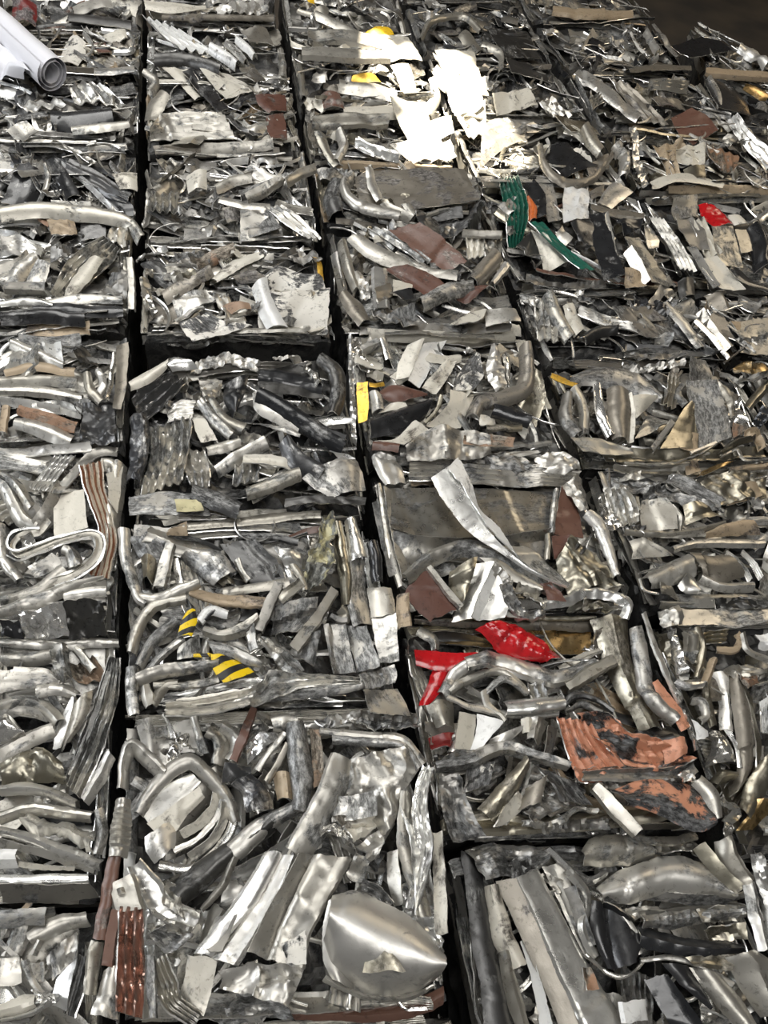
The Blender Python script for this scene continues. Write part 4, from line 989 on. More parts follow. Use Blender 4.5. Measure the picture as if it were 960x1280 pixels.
Q('bright', [(460, 445), (430, 530), (400, 598)], [(498, 520), (492, 560), (480, 595)], tl=.3, cr=.002)
Q('silver', [(495, 540), (485, 590)], [(535, 560), (530, 595)])
Q('brown', [(150, 500), (190, 560), (235, 600)], [(222, 432), (275, 500), (322, 560)], cr=.003, rag=.002, label='brown scraped box end')
S('satin', [20, 24, 22], [(225, 425), (280, 490), (335, 558)], p='box')
S('tan', [40, 44], [(140, 520), (150, 630)], p='box')
S('silver', [30, 34, 30], [(440, 415), (490, 460), (500, 500)], cr=.010, p='tube')
S('scuffed', [36, 46, 40, 30], [(470, 490), (520, 560), (560, 580), (620, 570)], cr=.011, p='tube')
S('satin', [30, 30], [(520, 490), (580, 510), (610, 560)], cr=.010)
Q('brown', [(600, 470), (630, 530)], [(640, 470), (690, 540)], cr=.006)
Q('satin', [(560, 350), (610, 390), (700, 480)], [(470, 350), (580, 430), (690, 495)], tl=.1)
Q('bright', [(234, 126), (290, 215), (370, 310), (470, 375), (570, 440), (690, 492)], [(292, 92), (345, 165), (400, 250), (450, 330), (560, 425), (690, 490)], dz=.022, cr=.0015, rag=.0012, tl=.2, name='twisted_strap', label='wide flat half of the pale twisted strap')
Q('white', [(290, 95), (345, 168), (400, 250), (450, 325), (520, 385)], [(328, 56), (372, 130), (400, 215), (462, 280), (545, 405)], dz=.026, cr=.002, rag=.002, tl=-.45, name='twisted_strap', label='raised half of the pale twisted strap')
# ---- C2
B_('C2'); T(500, 750, 2.286)
Q('brass', [(70, 66), (220, 58), (400, 56), (552, 52)], [(105, 125), (240, 140), (400, 155), (542, 165)], cr=.002, bow=-.006, tl=.25, dz=-.02, label='brass coloured inner wall')
S('olive', [14, 16, 14], [(60, 66), (300, 55), (560, 48)], p='tube')
S('satin', [30, 34, 24], [(50, 90), (90, 110), (100, 145)], bow=.01)
S('black', 10, [(385, 100), (410, 103)], bow=.002, dz=.008)  # black strip stands in for the dark of a slot in the wall
Q('red', [(40, 140), (150, 150), (262, 152)], [(45, 190), (130, 205), (250, 172)], bow=.008, cr=.004)
Q('red', [(95, 195), (75, 250), (55, 300)], [(140, 200), (125, 250), (85, 298)], bow=.006, label='glossy red drooping flap')
Q('red', [(210, 92), (260, 130), (320, 165), (400, 182)], [(290, 70), (350, 90), (420, 130), (462, 172)], bow=.018, cr=.008, label='large glossy red folded sheet')
Q('darkred', [(80, 395), (90, 430)], [(160, 378), (150, 420)], bow=.01, cr=.006)
S('silver', [30, 34], [(130, 400), (165, 395), (150, 440)], p='tube')
Q('olive', [(548, 55), (570, 130), (610, 230), (680, 380)], [(650, 52), (665, 150), (700, 270), (745, 375)], bow=.022, cr=.005, label='olive brass folded column')
Q('satin', [(70, 305), (100, 370)], [(150, 285), (160, 360)], bow=.016)
S('silver', [38, 44, 34], [(120, 275), (160, 215), (200, 185)], p='tube')
S('scuffed', [44, 56, 60, 50, 30], [(185, 190), (270, 175), (360, 205), (450, 225), (560, 175)], bow=.014, cr=.006, label='knotted scuffed grey band')
S('satin', [34, 40, 40], [(475, 252), (540, 212), (608, 175)], p='box')
S('satin', [24, 26, 24, 22], [(140, 265), (200, 225), (290, 205), (365, 265)], p='tube')
S('silver', [20, 24, 22, 22], [(135, 280), (210, 310), (330, 330), (455, 322)], p='tube')
S('satin', [22, 24, 24, 20], [(240, 260), (250, 300), (285, 330), (300, 350)], p='tube')
S('silver', [20, 22, 20], [(245, 265), (300, 225), (370, 265)], p='tube')
Q('scuffed', [(365, 240), (372, 282)], [(410, 235), (420, 278)], r=2)
S('bright', [50, 54, 44], [(300, 310), (380, 305), (465, 292)], p='tube', label='short bright grey tube')
S('dark', [20, 22, 20, 18], [(468, 300), (500, 272), (560, 285), (612, 320)], p='tube')
S('dull', [14, 16, 14], [(475, 320), (520, 300), (580, 320)], p='tube')
Q('cream', [(170, 318), (160, 370), (152, 425)], [(225, 325), (215, 380), (200, 430)], tl=-.3)
Q('white', [(222, 325), (215, 380), (200, 430)], [(292, 350), (262, 390), (228, 430)], tl=.3)
Q('silver', [(262, 395), (225, 440)], [(370, 352), (275, 442)], bow=.006)
Q('cream', [(345, 340), (350, 380)], [(385, 340), (380, 385)], bow=.012)
Q('satin', [(370, 340), (360, 400)], [(430, 340), (400, 410)], bow=.016, cr=.006)
S('dull', [30, 30], [(440, 360), (420, 460)], tl=-.6)
Q('scuffed', [(120, 455), (180, 430), (240, 435)], [(110, 505), (180, 500), (270, 460)], cr=.009)
Q('whitescrape', [(190, 480), (180, 550)], [(272, 460), (255, 530)], cr=.005, label='pale torn sheet with grey scrapes')
Q('dull', [(110, 500), (120, 600), (150, 690)], [(170, 500), (200, 600), (240, 680)], cr=.010)
Q('olive', [(355, 445), (290, 520), (215, 600)], [(370, 480), (330, 560), (260, 635)], bow=.018)
Q('cream', [(335, 550), (300, 590), (270, 650)], [(355, 560), (350, 600), (300, 640)], cr=.006)
S('scuffed', [36, 44, 46, 40, 30], [(100, 478), (200, 455), (300, 418), (390, 445), (482, 475)], bow=.014, cr=.004, flange=-.006)
Q('taupe', [(360, 540), (340, 600)], [(420, 500), (400, 580)], bow=.01)
Q('dull', [(345, 610), (370, 640)], [(430, 560), (480, 590)], cr=.008)
Q('dark', [(392, 478), (440, 540), (455, 575)], [(498, 515), (540, 560), (560, 582)], cr=.003, label='dark flat plate')
S('satin', [20, 24, 20], [(350, 640), (430, 645), (500, 600), (560, 605)], cr=.009, p='tube')
S('dull', [30, 36, 30], [(400, 660), (520, 640), (600, 640)], cr=.009)
Q('copper', [(445, 335), (470, 410), (495, 485)], [(540, 345), (580, 410), (640, 475)], r=5, ra=.006, cr=.003, label='copper orange ribbed sheet')
Q('copper', [(488, 485), (500, 520), (530, 525)], [(620, 478), (680, 490), (700, 500)], r=2, cr=.004)
Q('copperscuff', [(500, 325), (580, 330), (650, 380), (720, 400)], [(600, 440), (680, 480), (760, 490), (850, 450)], cr=.010, cf=14, r=3, ra=.004)
Q('copper', [(555, 340), (600, 380)], [(610, 335), (650, 375)], cr=.006)
Q('copper', [(745, 400), (760, 470)], [(810, 395), (820, 440)], bow=.008, cr=.004)
Q('copperscuff', [(600, 545), (690, 515), (790, 515), (850, 540), (888, 600)], [(640, 592), (720, 615), (790, 650), (850, 668), (890, 650)], bow=.018, cr=.006, label='scorched copper orange lower sheet')
S('dull', [30, 36, 34], [(500, 505), (640, 500), (800, 495), (850, 470)], cr=.006)
S('dull', [18, 20], [(560, 530), (680, 530), (820, 500)], cr=.008, p='tube')
S('copper', [20, 40, 30], [(730, 230), (765, 290), (815, 370)], bow=.004)
S('scuffed', [36, 44, 40, 34], [(672, 80), (695, 190), (715, 280), (790, 345)], p='tube', cr=.005, label='thick grey side tube')
S('silver', [16, 22, 22, 20], [(692, 40), (735, 150), (775, 240), (800, 290)], p='tube')
S('chrome', [14, 18, 16], [(780, 250), (820, 330), (852, 430)], cr=.008, p='tube')
S('silver', [30, 36, 30], [(555, 535), (605, 590), (675, 670)], p='box', label='bright narrow bar across the near edge')
S('satin', [40, 44, 36], [(845, 515), (885, 560), (905, 625)], bow=.01)
Q('silver', [(790, 500), (800, 525)], [(830, 480), (850, 515)], cr=.012)
# ---- C1
B_('C1'); T(540, 1000, 2.286)
Q('dark', [(85, 150), (100, 300), (120, 450), (150, 660)], [(140, 160), (165, 300), (190, 450), (235, 660)], cr=.002, tl=-.2, rag=.002, label='glossy dark blue-grey side sheet', bow=.006)
S('cream', [40, 60, 54], [(172, 245), (200, 380), (245, 480)], p='tube')
S('satin', [34, 44, 40], [(205, 430), (225, 540), (262, 650)], bow=.012)
S('white', [16, 24, 30], [(262, 400), (300, 520), (330, 660)], tl=.5)
Q('silver', [(315, 185), (370, 300), (430, 440)], [(375, 185), (415, 310), (450, 440)], tl=.4, cr=.003)
Q('taupe', [(183, 230), (260, 400), (320, 530), (370, 660)], [(238, 225), (310, 380), (370, 520), (430, 660)], cr=.001, rag=.0008, tl=.3, dz=.005, label='taupe flank of the long profile', name='long_profile')
Q('bright', [(238, 222), (310, 380), (370, 520), (430, 660)], [(308, 190), (385, 340), (460, 480), (560, 660)], cr=.0012, rag=.0012, tl=-.05, dz=.012, label='long bright white-silver profile', name='long_profile', flange=-.006)
Q('rust', [(430, 480), (440, 545)], [(460, 475), (480, 540)], cr=.003, dz=.016)
Q('scuffed', [(95, 140), (180, 120), (270, 125), (340, 135)], [(150, 230), (220, 215), (270, 225), (330, 180)], cr=.012, bow=.014, cf=14)
Q('dark', [(215, 180), (230, 225)], [(290, 165), (300, 200)], cr=.010)
S('chrome', [24, 28, 24], [(330, 140), (390, 190), (450, 230), (500, 210)], p='tube', cr=.006)
Q('satin', [(420, 150), (460, 110), (540, 98), (620, 130)], [(430, 190), (480, 190), (560, 185), (640, 165)], bow=.018, cr=.006)
S('satin', [24, 30, 28], [(560, 110), (660, 120), (750, 105)], p='tube', cr=.006)
S('scuffed', [30, 34, 30], [(640, 140), (720, 130), (790, 150)], cr=.009)
Q('silver', [(470, 250), (560, 190), (680, 160), (790, 190), (862, 268)], [(490, 290), (570, 295), (680, 270), (780, 275), (860, 285)], bow=.020, cr=.005, cf=8, label='large smooth grey bulging panel')
S('dull', [24, 30, 24], [(490, 290), (600, 270), (740, 285), (850, 285)], tl=.7)
S('bright', [28, 34, 30, 24], [(385, 200), (440, 280), (432, 370), (470, 450)], p='tube', cr=.006)
S('dull', [26, 30], [(395, 250), (420, 330), (450, 420)], tl=.7)
Q('black', [(455, 285), (455, 380), (500, 480)], [(490, 290), (500, 380), (530, 490)], bow=.008)
Q('black', [(490, 290), (500, 390), (525, 485)], [(560, 340), (590, 400), (580, 460)], bow=.010, tl=.3, label='black folded sheet with bright rim')
S('chrome', [10, 12, 12, 10], [(440, 440), (500, 495), (560, 500), (620, 450)], p='tube')
S('silver', [14, 16, 16], [(530, 310), (575, 370), (592, 440)], p='tube')
Q('silver', [(560, 310), (600, 300), (650, 300)], [(580, 345), (620, 330), (670, 335)], cr=.009)
S('scuffed', [40, 46, 40, 30], [(590, 350), (680, 345), (780, 330), (890, 320)], cr=.009, bow=.012)
Q('satin', [(760, 310), (770, 350)], [(880, 300), (890, 345)], cr=.007)
Q('olive', [(770, 370), (800, 400)], [(885, 350), (890, 400)], cr=.006)
Q('black', [(590, 355), (680, 380), (770, 400), (890, 412)], [(595, 420), (690, 445), (780, 450), (880, 440)], bow=.012, cr=.006, label='black layered strip')
S('silver', [16, 20, 18], [(600, 455), (700, 452), (800, 490), (860, 530)], p='tube', cr=.005)
Q('black', [(655, 470), (720, 540), (790, 600)], [(730, 470), (770, 530), (800, 590)], bow=.01)
Q('satin', [(735, 478), (790, 560), (860, 640)], [(830, 500), (890, 570), (930, 640)], bow=.016, cr=.005)
Q('silver', [(830, 450), (870, 520), (950, 620)], [(910, 430), (980, 480), (1000, 600)], bow=.014, cr=.006)
Q('olive', [(720, 450), (820, 440), (860, 440)], [(740, 475), (800, 480), (850, 490)], cr=.006)
Q('black', [(608, 512), (650, 590), (700, 670)], [(670, 500), (730, 580), (790, 670)], cr=.004, tl=.3)
Q('white', [(532, 578), (540, 640)], [(618, 568), (626, 628)], cr=.002, rag=.001, flange=-.008, label='small white square plate')
S('olive', [30, 34], [(760, 130), (820, 200), (880, 262)], tl=.6)
S('satin', [44, 56, 50], [(830, 110), (850, 170), (905, 240)], bow=.014, cr=.006)
S('silver', [40, 40, 34], [(905, 240), (925, 330), (945, 430)], bow=.012, cr=.005)
# ---- D0 / D1
B_('D0')
S('bright', [40, 46, 40], [(918, 155), (950, 260), (990, 360)], bow=.01, cr=.007)
S('silver', [30, 34], [(960, 300), (975, 420)], p='tube')
B_('D1'); T(780, 840, 5.333)
Q('silver', [(600, 0), (640, 200), (640, 380)], [(690, 0), (700, 200), (720, 400)], tl=.4, bow=.004)
Q('taupe', [(690, 0), (705, 200), (740, 420), (760, 640), (710, 830)], [(770, 80), (840, 280), (860, 450), (870, 600), (820, 720)], bow=.01, cr=.004, label='tall bent taupe sheet')
Q('olive', [(770, 80), (830, 250), (860, 420), (880, 640)], [(860, 180), (880, 300), (930, 520), (890, 640)], tl=-.5)
Q('bright', [(640, 330), (740, 500), (760, 640)], [(720, 400), (765, 520), (780, 640)], tl=.4)
Q('olive', [(900, 600), (820, 740), (770, 900)], [(980, 500), (1000, 700), (830, 1000)], cr=.005, bow=.008, label='olive stained folded sheet')
Q('brass', [(880, 850), (810, 960), (740, 1060)], [(990, 840), (960, 950), (860, 1050)], cr=.005)
Q('white', [(450, 320), (470, 380), (480, 460)], [(500, 350), (560, 385), (570, 430)], bow=.008)
Q('chrome', [(560, 400), (600, 480), (560, 620)], [(640, 400), (700, 450), (740, 600)], cr=.010, bow=.01)
S('olive', [60, 80, 60], [(590, 760), (650, 700), (740, 690)], p='tube', cr=.006)
S('bright', [60, 60], [(640, 850), (720, 920), (690, 1000)], cr=.012, rag=.006)
S('silver', [50, 60, 50], [(450, 190), (520, 200), (545, 290), (500, 330)], p='tube')
S('olive', [50, 60], [(550, 60), (560, 200), (600, 360)], p='tube')
S('bright', [40, 44], [(400, 70), (500, 60)], p='tube')
Q('chrome', [(660, 980), (680, 1100)], [(720, 1020), (730, 1120)], cr=.010)
Q('white', [(900, 200), (920, 400)], [(980, 160), (980, 420)], r=5, ra=.003)
T(720, 560, 4.0)
Q('satin', [(400, 830), (420, 860), (430, 905)], [(500, 800), (520, 850), (520, 895)], cr=.010)
Q('silver', [(490, 795), (650, 800), (800, 805), (970, 810)], [(510, 892), (650, 885), (800, 900), (970, 870)], cr=.003, rag=.002, tl=.15, label='long flat silver bar along the far edge', name='flat_bar')
S('chrome', [40, 50, 44], [(470, 930), (490, 1050), (515, 1150)], cr=.010, p='tube')
Q('satin', [(530, 920), (540, 1020)], [(620, 910), (640, 1010)], bow=.014, cr=.006)
S('olive', [30, 34, 30], [(600, 900), (640, 1000), (600, 1150)], p='tube')
S('tan', [36, 44, 40, 34], [(700, 1010), (790, 1010), (820, 960), (800, 930)], p='tube')
Q('olive', [(640, 920), (760, 910)], [(640, 980), (750, 970)], r=3)
S('satin', [40, 46, 40], [(830, 930), (860, 1010), (960, 1060)], bow=.012)
Q('white', [(890, 940), (920, 1000)], [(980, 930), (980, 1010)], cr=.006)
Q('rust', [(800, 1130), (860, 1200)], [(900, 1110), (940, 1160)], cr=.008)
Q('satin', [(760, 1090), (820, 1160)], [(860, 1080), (960, 1120)], cr=.007)
S('tan', [40, 44], [(690, 1060), (640, 1180)], bow=.014)
S('bright', [40, 44, 34], [(490, 1170), (540, 1190), (640, 1180)], p='tube')
# ---- D2
B_('D2')
S('satin', [30, 40, 36], [(290, 100), (420, 95), (560, 90)], bow=.006)
Q('tan', [(540, 80), (550, 140)], [(600, 60), (620, 120)], name='drilled_sheet')
Q('brass', [(600, 140), (660, 90)], [(620, 155), (790, 70)], bow=.006, cr=.004, label='orange-brown bent strip')
Q('scuffed', [(180, 90), (300, 150), (450, 180), (600, 200), (740, 290)], [(140, 180), (300, 225), (430, 250), (580, 290), (740, 315)], cr=.008, rag=.008, label='jagged torn scuffed sheet')
Q('scuffed', [(500, 120), (600, 170), (740, 260)], [(430, 160), (560, 220), (700, 300)], cr=.006, rag=.006)
Q('olive', [(620, 165), (700, 130), (800, 120), (960, 110)], [(690, 230), (750, 270), (850, 250), (960, 240)], cr=.010)
Q('tan', [(780, 180), (900, 170)], [(770, 270), (940, 235)], cr=.006)
S('tan', [30, 34], [(760, 110), (960, 90)], p='tube')
Q('silver', [(130, 215), (150, 300), (200, 400)], [(240, 205), (300, 270), (325, 360)], r=4, ra=.008, cr=.007)
S('chrome', [40, 50, 44], [(120, 240), (160, 320), (200, 410)], cr=.009, p='tube')
Q('satin', [(335, 252), (330, 330), (340, 405)], [(440, 262), (490, 330), (500, 415)], cr=.003, name='drilled_sheet', label='taupe grey drilled sheet')
S('silver', [30, 40, 34], [(480, 290), (520, 350), (515, 440)], p='tube', cr=.006)
Q('olive', [(530, 285), (550, 380)], [(640, 290), (750, 345)], bow=.020, label='rounded olive grey bulge')
S('satin', [30, 34, 30], [(240, 420), (380, 430), (560, 425), (740, 380)], bow=.01)
S('satin', [18, 20], [(320, 420), (500, 440), (640, 430)], tl=.6)
Q('tan', [(640, 430), (760, 380), (880, 365)], [(650, 445), (780, 435), (930, 430)], bow=.008)
Q('satin', [(270, 455), (290, 500), (290, 545)], [(330, 460), (420, 500), (480, 545)], cr=.004)
S('silver', [44, 54, 54, 50], [(480, 510), (600, 475), (780, 475), (940, 475)], bow=.008, flange=-.006, label='long pale flat band')
Q('satin', [(340, 640), (420, 590), (560, 530)], [(380, 700), (480, 690), (600, 640)], bow=.016, cr=.005)
Q('taupe', [(560, 530), (660, 540), (760, 530)], [(640, 640), (720, 670), (860, 640)], bow=.012, cr=.006)
S('silver', [20, 24], [(750, 520), (830, 590), (870, 660)], r=3); S('silver', [20, 24], [(830, 520), (880, 570), (930, 650)], r=3)
S('satin', [40, 50], [(620, 650), (720, 700), (880, 700)], bow=.012)
Q('bright', [(505, 690), (540, 720), (600, 730)], [(568, 612), (600, 660), (620, 720)], bow=.012, cr=.004, label='small bright pointed flap')
Q('satin', [(415, 680), (418, 740)], [(480, 690), (525, 750)], cr=.003)
Q('dark', [(700, 740), (850, 730)], [(740, 795), (960, 795)], cr=.008)
S('bright', [14, 16], [(320, 650), (340, 710), (410, 730)], p='tube'); S('chrome', [12, 12], [(310, 630), (410, 600)], p='tube')
# ---- D3
B_('D3'); T(780, 380, 5.333)
S('dull', [40, 50, 44], [(0, 350), (200, 370), (400, 340)], cr=.008); S('scuffed', [34, 40, 34], [(0, 400), (150, 420), (400, 400)], cr=.009)
Q('dull', [(200, 480), (240, 420), (270, 430)], [(240, 560), (280, 600), (260, 660)], tl=.3)
Q('satin', [(290, 470), (280, 560), (260, 660)], [(370, 480), (365, 580), (350, 690)], r=3, ra=.008)
S('dull', [40, 50, 40], [(390, 540), (360, 600), (400, 680)], p='tube')
Q('olive', [(445, 650), (380, 730), (240, 970)], [(480, 680), (500, 800), (510, 960), ], cr=.002, label='olive brown triangular sheet', bow=.004)
Q('tan', [(390, 830), (360, 960)], [(500, 860), (500, 985)], cr=.003)
Q('scuffed', [(440, 360), (430, 430), (440, 510)], [(560, 355), (600, 450), (600, 525)], cr=.006)
Q('scuffed', [(415, 500), (460, 660), (500, 800), (520, 950)], [(600, 525), (640, 660), (680, 760), (705, 900)], cr=.002, rag=.002, dz=.006, label='wide scraped grey plank')
Q('satin', [(605, 520), (660, 640), (700, 770)], [(660, 530), (720, 600), (730, 760)], cr=.006, bow=.012)
Q('chrome', [(680, 700), (700, 790)], [(760, 620), (820, 780)], cr=.012, rag=.006)
Q('rust', [(720, 800), (740, 880)], [(800, 800), (820, 850)], cr=.006)
Q('olive', [(620, 1000), (700, 930), (780, 890)], [(640, 1010), (760, 950), (860, 920)], bow=.02)
S('tan', [60, 80, 60], [(800, 880), (880, 860), (930, 960)], p='tube', cr=.008)
S('satin', [26, 30, 26], [(640, 1020), (740, 980), (800, 1050), (960, 1040)], p='tube', cr=.006)
S('satin', [24, 26, 24], [(0, 1060), (250, 1070), (480, 1020), (620, 930)], cr=.004, p='box')
S('silver', [24, 24], [(440, 1000), (610, 925)], p='box')
Q('satin', [(140, 760), (180, 720), (330, 770)], [(60, 920), (180, 870), (220, 830)], bow=.012, label='silver bent flap')
S('silver', [40, 50], [(180, 980), (320, 790)], p='box')
T(600, 400, 2.667)
Q('scuffed', [(300, 190), (400, 160), (520, 180), (600, 250)], [(300, 210), (430, 225), (530, 250), (605, 275)], bow=.012, cr=.005)
S('gold', [14, 20, 14], [(238, 180), (280, 200), (325, 218)], label='small gold coloured edge', bow=.004)
S('satin', [30, 36, 32], [(315, 225), (345, 300), (345, 390)], p='tube'); S('dull', [34, 40, 34], [(290, 250), (285, 330), (325, 385)], p='tube')
S('chrome', [26, 34, 30], [(385, 222), (398, 310), (435, 390)], p='tube', cr=.005)
Q('taupe', [(425, 225), (425, 310), (440, 400)], [(495, 235), (505, 320), (495, 410)], bow=.018, label='tall taupe rounded fold')
S('satin', [16, 20, 20], [(495, 245), (506, 320), (500, 410)], tl=.7)
Q('cream', [(505, 260), (520, 330)], [(600, 250), (560, 290)], bow=.01)
Q('satin', [(305, 390), (400, 395), (510, 430)], [(345, 435), (430, 450), (520, 445)], cr=.006)
# ---- D4, E
B_('D4'); T(600, 200, 2.667)
Q('silver', [(180, 470), (185, 540), (190, 600)], [(235, 450), (250, 530), (260, 610)], r=3, ra=.008)
S('dull', [26, 30, 26], [(150, 400), (250, 420), (420, 410)], cr=.007)
S('satin', [36, 44, 40], [(225, 450), (255, 530), (300, 600)], p='tube')
Q('cream', [(280, 480), (290, 540), (310, 600)], [(315, 475), (335, 540), (345, 570)], bow=.01)
Q('silver', [(320, 530), (400, 560), (520, 590)], [(330, 490), (420, 510), (500, 530)], r=4, ra=.005, cr=.006)
S('dark', [30, 34, 24], [(345, 605), (390, 580), (455, 572)], p='tube', label='dark green-black bent tube')
Q('dark', [(440, 490), (500, 560), (560, 590)], [(545, 490), (620, 520), (670, 590)], cr=.003, label='dark scuffed flat plate')
Q('taupe', [(480, 490), (530, 530)], [(560, 490), (620, 540)], cr=.003)
Q('silver', [(600, 480), (660, 560), (715, 640)], [(640, 475), (700, 540), (750, 630)], bow=.012, cr=.003, label='pale curved plank')
S('silver', [24, 30], [(640, 390), (560, 500)], cr=.006)
B_('E2')
Q('black', [(765, 520), (780, 570), (840, 622)], [(800, 500), (840, 560), (872, 590)], cr=.002, label='black square block')
S('silver', [20, 24, 20], [(735, 500), (770, 570), (820, 640)], tl=.7); S('chrome', [14, 18, 14], [(715, 540), (780, 600), (830, 660)], p='tube')
Q('satin', [(820, 535), (860, 590), (870, 640)], [(960, 530), (970, 600), (970, 660)], cr=.005, label='layered taupe grey sheet')
Q('scuffed', [(830, 590), (900, 640)], [(960, 600), (960, 650)], r=3)
B_('D5')
Q('green', [(62, 62), (75, 130), (90, 210), (100, 290)], [(120, 65), (150, 130), (155, 200), (140, 280)], r=5, ra=.008, cr=.005, label='green painted ribbed sheet')
Q('orange', [(150, 130), (158, 170), (158, 208)], [(165, 128), (188, 160), (188, 195)], bow=.01)
Q('black', [(135, 85), (160, 140), (190, 185)], [(175, 65), (215, 120), (220, 185)], cr=.003)
S('scuffed', [44, 50, 44], [(208, 50), (230, 120), (252, 195)], cr=.004)
Q('white', [(282, 85), (275, 140), (280, 205)], [(362, 72), (366, 130), (364, 190)], cr=.007, label='white crinkled sheet')
Q('taupe', [(365, 100), (375, 130)], [(415, 80), (410, 120)], bow=.008)
Q('silver', [(390, 145), (420, 100), (440, 80)], [(440, 160), (480, 130), (510, 110)], bow=.008)
Q('bright', [(470, 110), (520, 150)], [(520, 130), (548, 190)], cr=.006)
S('taupe', [26, 30, 26], [(370, 155), (450, 175), (545, 195)], bow=.004)
Q('dark', [(120, 290), (150, 325)], [(170, 235), (200, 310)], cr=.004)
Q('cream', [(170, 230), (200, 300), (215, 370)], [(220, 270), (260, 320), (305, 345)], cr=.004)
S('silver', [24, 26], [(265, 230), (300, 270)], cr=.006)
Q('black', [(300, 220), (330, 270)], [(370, 200), (390, 290)], cr=.006)
Q('green', [(158, 215), (210, 270), (260, 320), (325, 372)], [(210, 200), (260, 250), (320, 310), (388, 358)], r=2, ra=.003, dz=.012, cr=.003, label='green painted strap')
Q('black', [(368, 168), (385, 280), (412, 405)], [(428, 175), (440, 280), (475, 400)], cr=.002, rag=.001, dz=.012, label='tall black bar', name='flat_bar')
S('silver', [12, 14, 12], [(420, 180), (440, 270), (465, 380)], p='tube', dz=.012)
Q('black', [(450, 210), (480, 250)], [(540, 210), (530, 240)], cr=.007)
Q('bright', [(545, 220), (550, 260), (565, 292)], [(560, 215), (595, 260), (600, 285)], cr=.006)
Q('satin', [(478, 262), (520, 340), (570, 412)], [(535, 250), (590, 330), (645, 410)], cr=.003, label='pale flat plank')
S('silver', [22, 26, 24], [(490, 300), (520, 350), (555, 410)], tl=.6)
Q('tan', [(480, 360), (490, 420)], [(540, 380), (560, 420)], cr=.007)
B_('E3')
Q('silver', [(565, 190), (610, 280), (655, 370)], [(620, 185), (670, 270), (722, 370)], r=4, ra=.006, cr=.002)
Q('dull', [(650, 180), (670, 240), (700, 290)], [(700, 190), (740, 240), (760, 310)], cr=.006)
Q('cream', [(700, 205), (725, 270), (750, 330)], [(740, 200), (770, 260), (800, 320)], r=3)
Q('scuffed', [(645, 125), (640, 170), (655, 195)], [(720, 122), (722, 160), (725, 192)], cr=.003)
Q('red', [(725, 150), (745, 195), (775, 228)], [(770, 155), (815, 185), (845, 222)], bow=.012, cr=.007, label='small glossy red piece')
Q('satin', [(768, 230), (780, 290), (805, 350)], [(838, 225), (860, 290), (882, 355)], cr=.003)
Q('cream', [(820, 185), (850, 215)], [(870, 190), (895, 220)], bow=.006)
Q('satin', [(848, 235), (870, 312)], [(900, 232), (912, 300)], cr=.003)
S('black', [40, 46, 44], [(905, 225), (928, 280), (942, 365)], p='tube', label='black bent pipe')
Q('bright', [(690, 288), (730, 350), (780, 425)], [(720, 295), (760, 360), (800, 420)], tl=.3)
Q('cream', [(715, 320), (760, 380), (800, 425)], [(790, 320), (830, 370), (882, 438)], bow=-.004, cr=.003, label='cream angled plate')
S('black', [40, 50, 44], [(830, 370), (890, 400), (965, 430)], bow=.012)
Q('dark', [(660, 400), (670, 460)], [(710, 395), (715, 450)], bow=.012)
S('bright', [24, 30], [(905, 215), (960, 180)], bow=.006)
B_('E1'); T(780, 380, 5.333)
Q('tan', [(700, 120), (760, 200), (820, 270)], [(960, 110), (960, 190), (970, 260)], cr=.006)
Q('brass', [(720, 420), (800, 380), (900, 370)], [(740, 460), (850, 470), (970, 440)], bow=.01, cr=.007)
S('dull', [40, 50], [(780, 490), (960, 500)], cr=.008)
S('olive', [60, 70], [(820, 700), (900, 600), (970, 540)], p='tube')
Q('black', [(860, 790), (900, 840)], [(920, 680), (980, 740)], r=3)
S('dark', [16, 18], [(660, 400), (740, 340), (815, 275)], p='box')
# ---- C5, C6
B_('C5'); T(300, 200, 2.667)
S('satin', [30, 36, 34, 24], [(340, 270), (355, 340), (372, 400), (385, 440)], p='tube')
S('taupe', [44, 62, 50], [(345, 445), (385, 500), (415, 550)], bow=.018)
S('silver', [24, 34, 30], [(385, 370), (410, 410), (420, 460)], cr=.007)
Q('satin', [(355, 265), (440, 330), (560, 370)], [(400, 255), (500, 310), (620, 350)], bow=.006)
Q('silver', [(430, 225), (520, 290), (600, 350)], [(480, 222), (560, 280), (640, 335)], r=2)
Q('brown', [(498, 218), (560, 275), (630, 330), (690, 368)], [(600, 215), (660, 260), (715, 310), (755, 352)], cr=.003, rag=.003, dz=.006, label='wide brown plank')
Q('brown', [(478, 358), (550, 400), (620, 442)], [(560, 355), (640, 385), (705, 432)], cr=.004, label='narrower brown plank')
S('satin', [18, 26, 24], [(520, 310), (620, 365), (725, 385)], bow=.008)
Q('cream', [(508, 400), (510, 455)], [(578, 415), (560, 462)], cr=.004)
Q('bright', [(436, 358), (440, 430), (445, 505)], [(494, 358), (496, 430), (502, 492)], cr=.003, rag=.001, flange=-.008, label='bright upright post', name='square_post')
Q('taupe', [(445, 440), (460, 480)], [(500, 410), (510, 450)])
S('taupe', [50, 58, 54], [(775, 412), (815, 370), (855, 325)], p='tube', label='short tan-grey cylinder')
S('silver', [46, 54, 46], [(600, 492), (680, 448), (775, 422)], p='tube', cr=.004)
Q('brown', [(700, 450), (760, 470)], [(740, 420), (830, 430)], cr=.008)
Q('cream', [(750, 255), (755, 335)], [(815, 255), (812, 320)], r=3, ra=.006)
Q('satin', [(810, 255), (820, 310)], [(875, 250), (870, 310)], r=2)
S('silver', [30, 34], [(860, 330), (880, 380)], cr=.007)
S('silver', [24, 30], [(840, 420), (890, 350)], p='tube')
Q('cream', [(700, 542), (760, 500), (820, 480)], [(750, 556), (800, 540), (820, 505)], tl=.4)
Q('silver', [(815, 490), (820, 550)], [(920, 500), (935, 545)], bow=.008)
Q('dull', [(440, 500), (480, 550)], [(580, 480), (600, 550)], cr=.012)
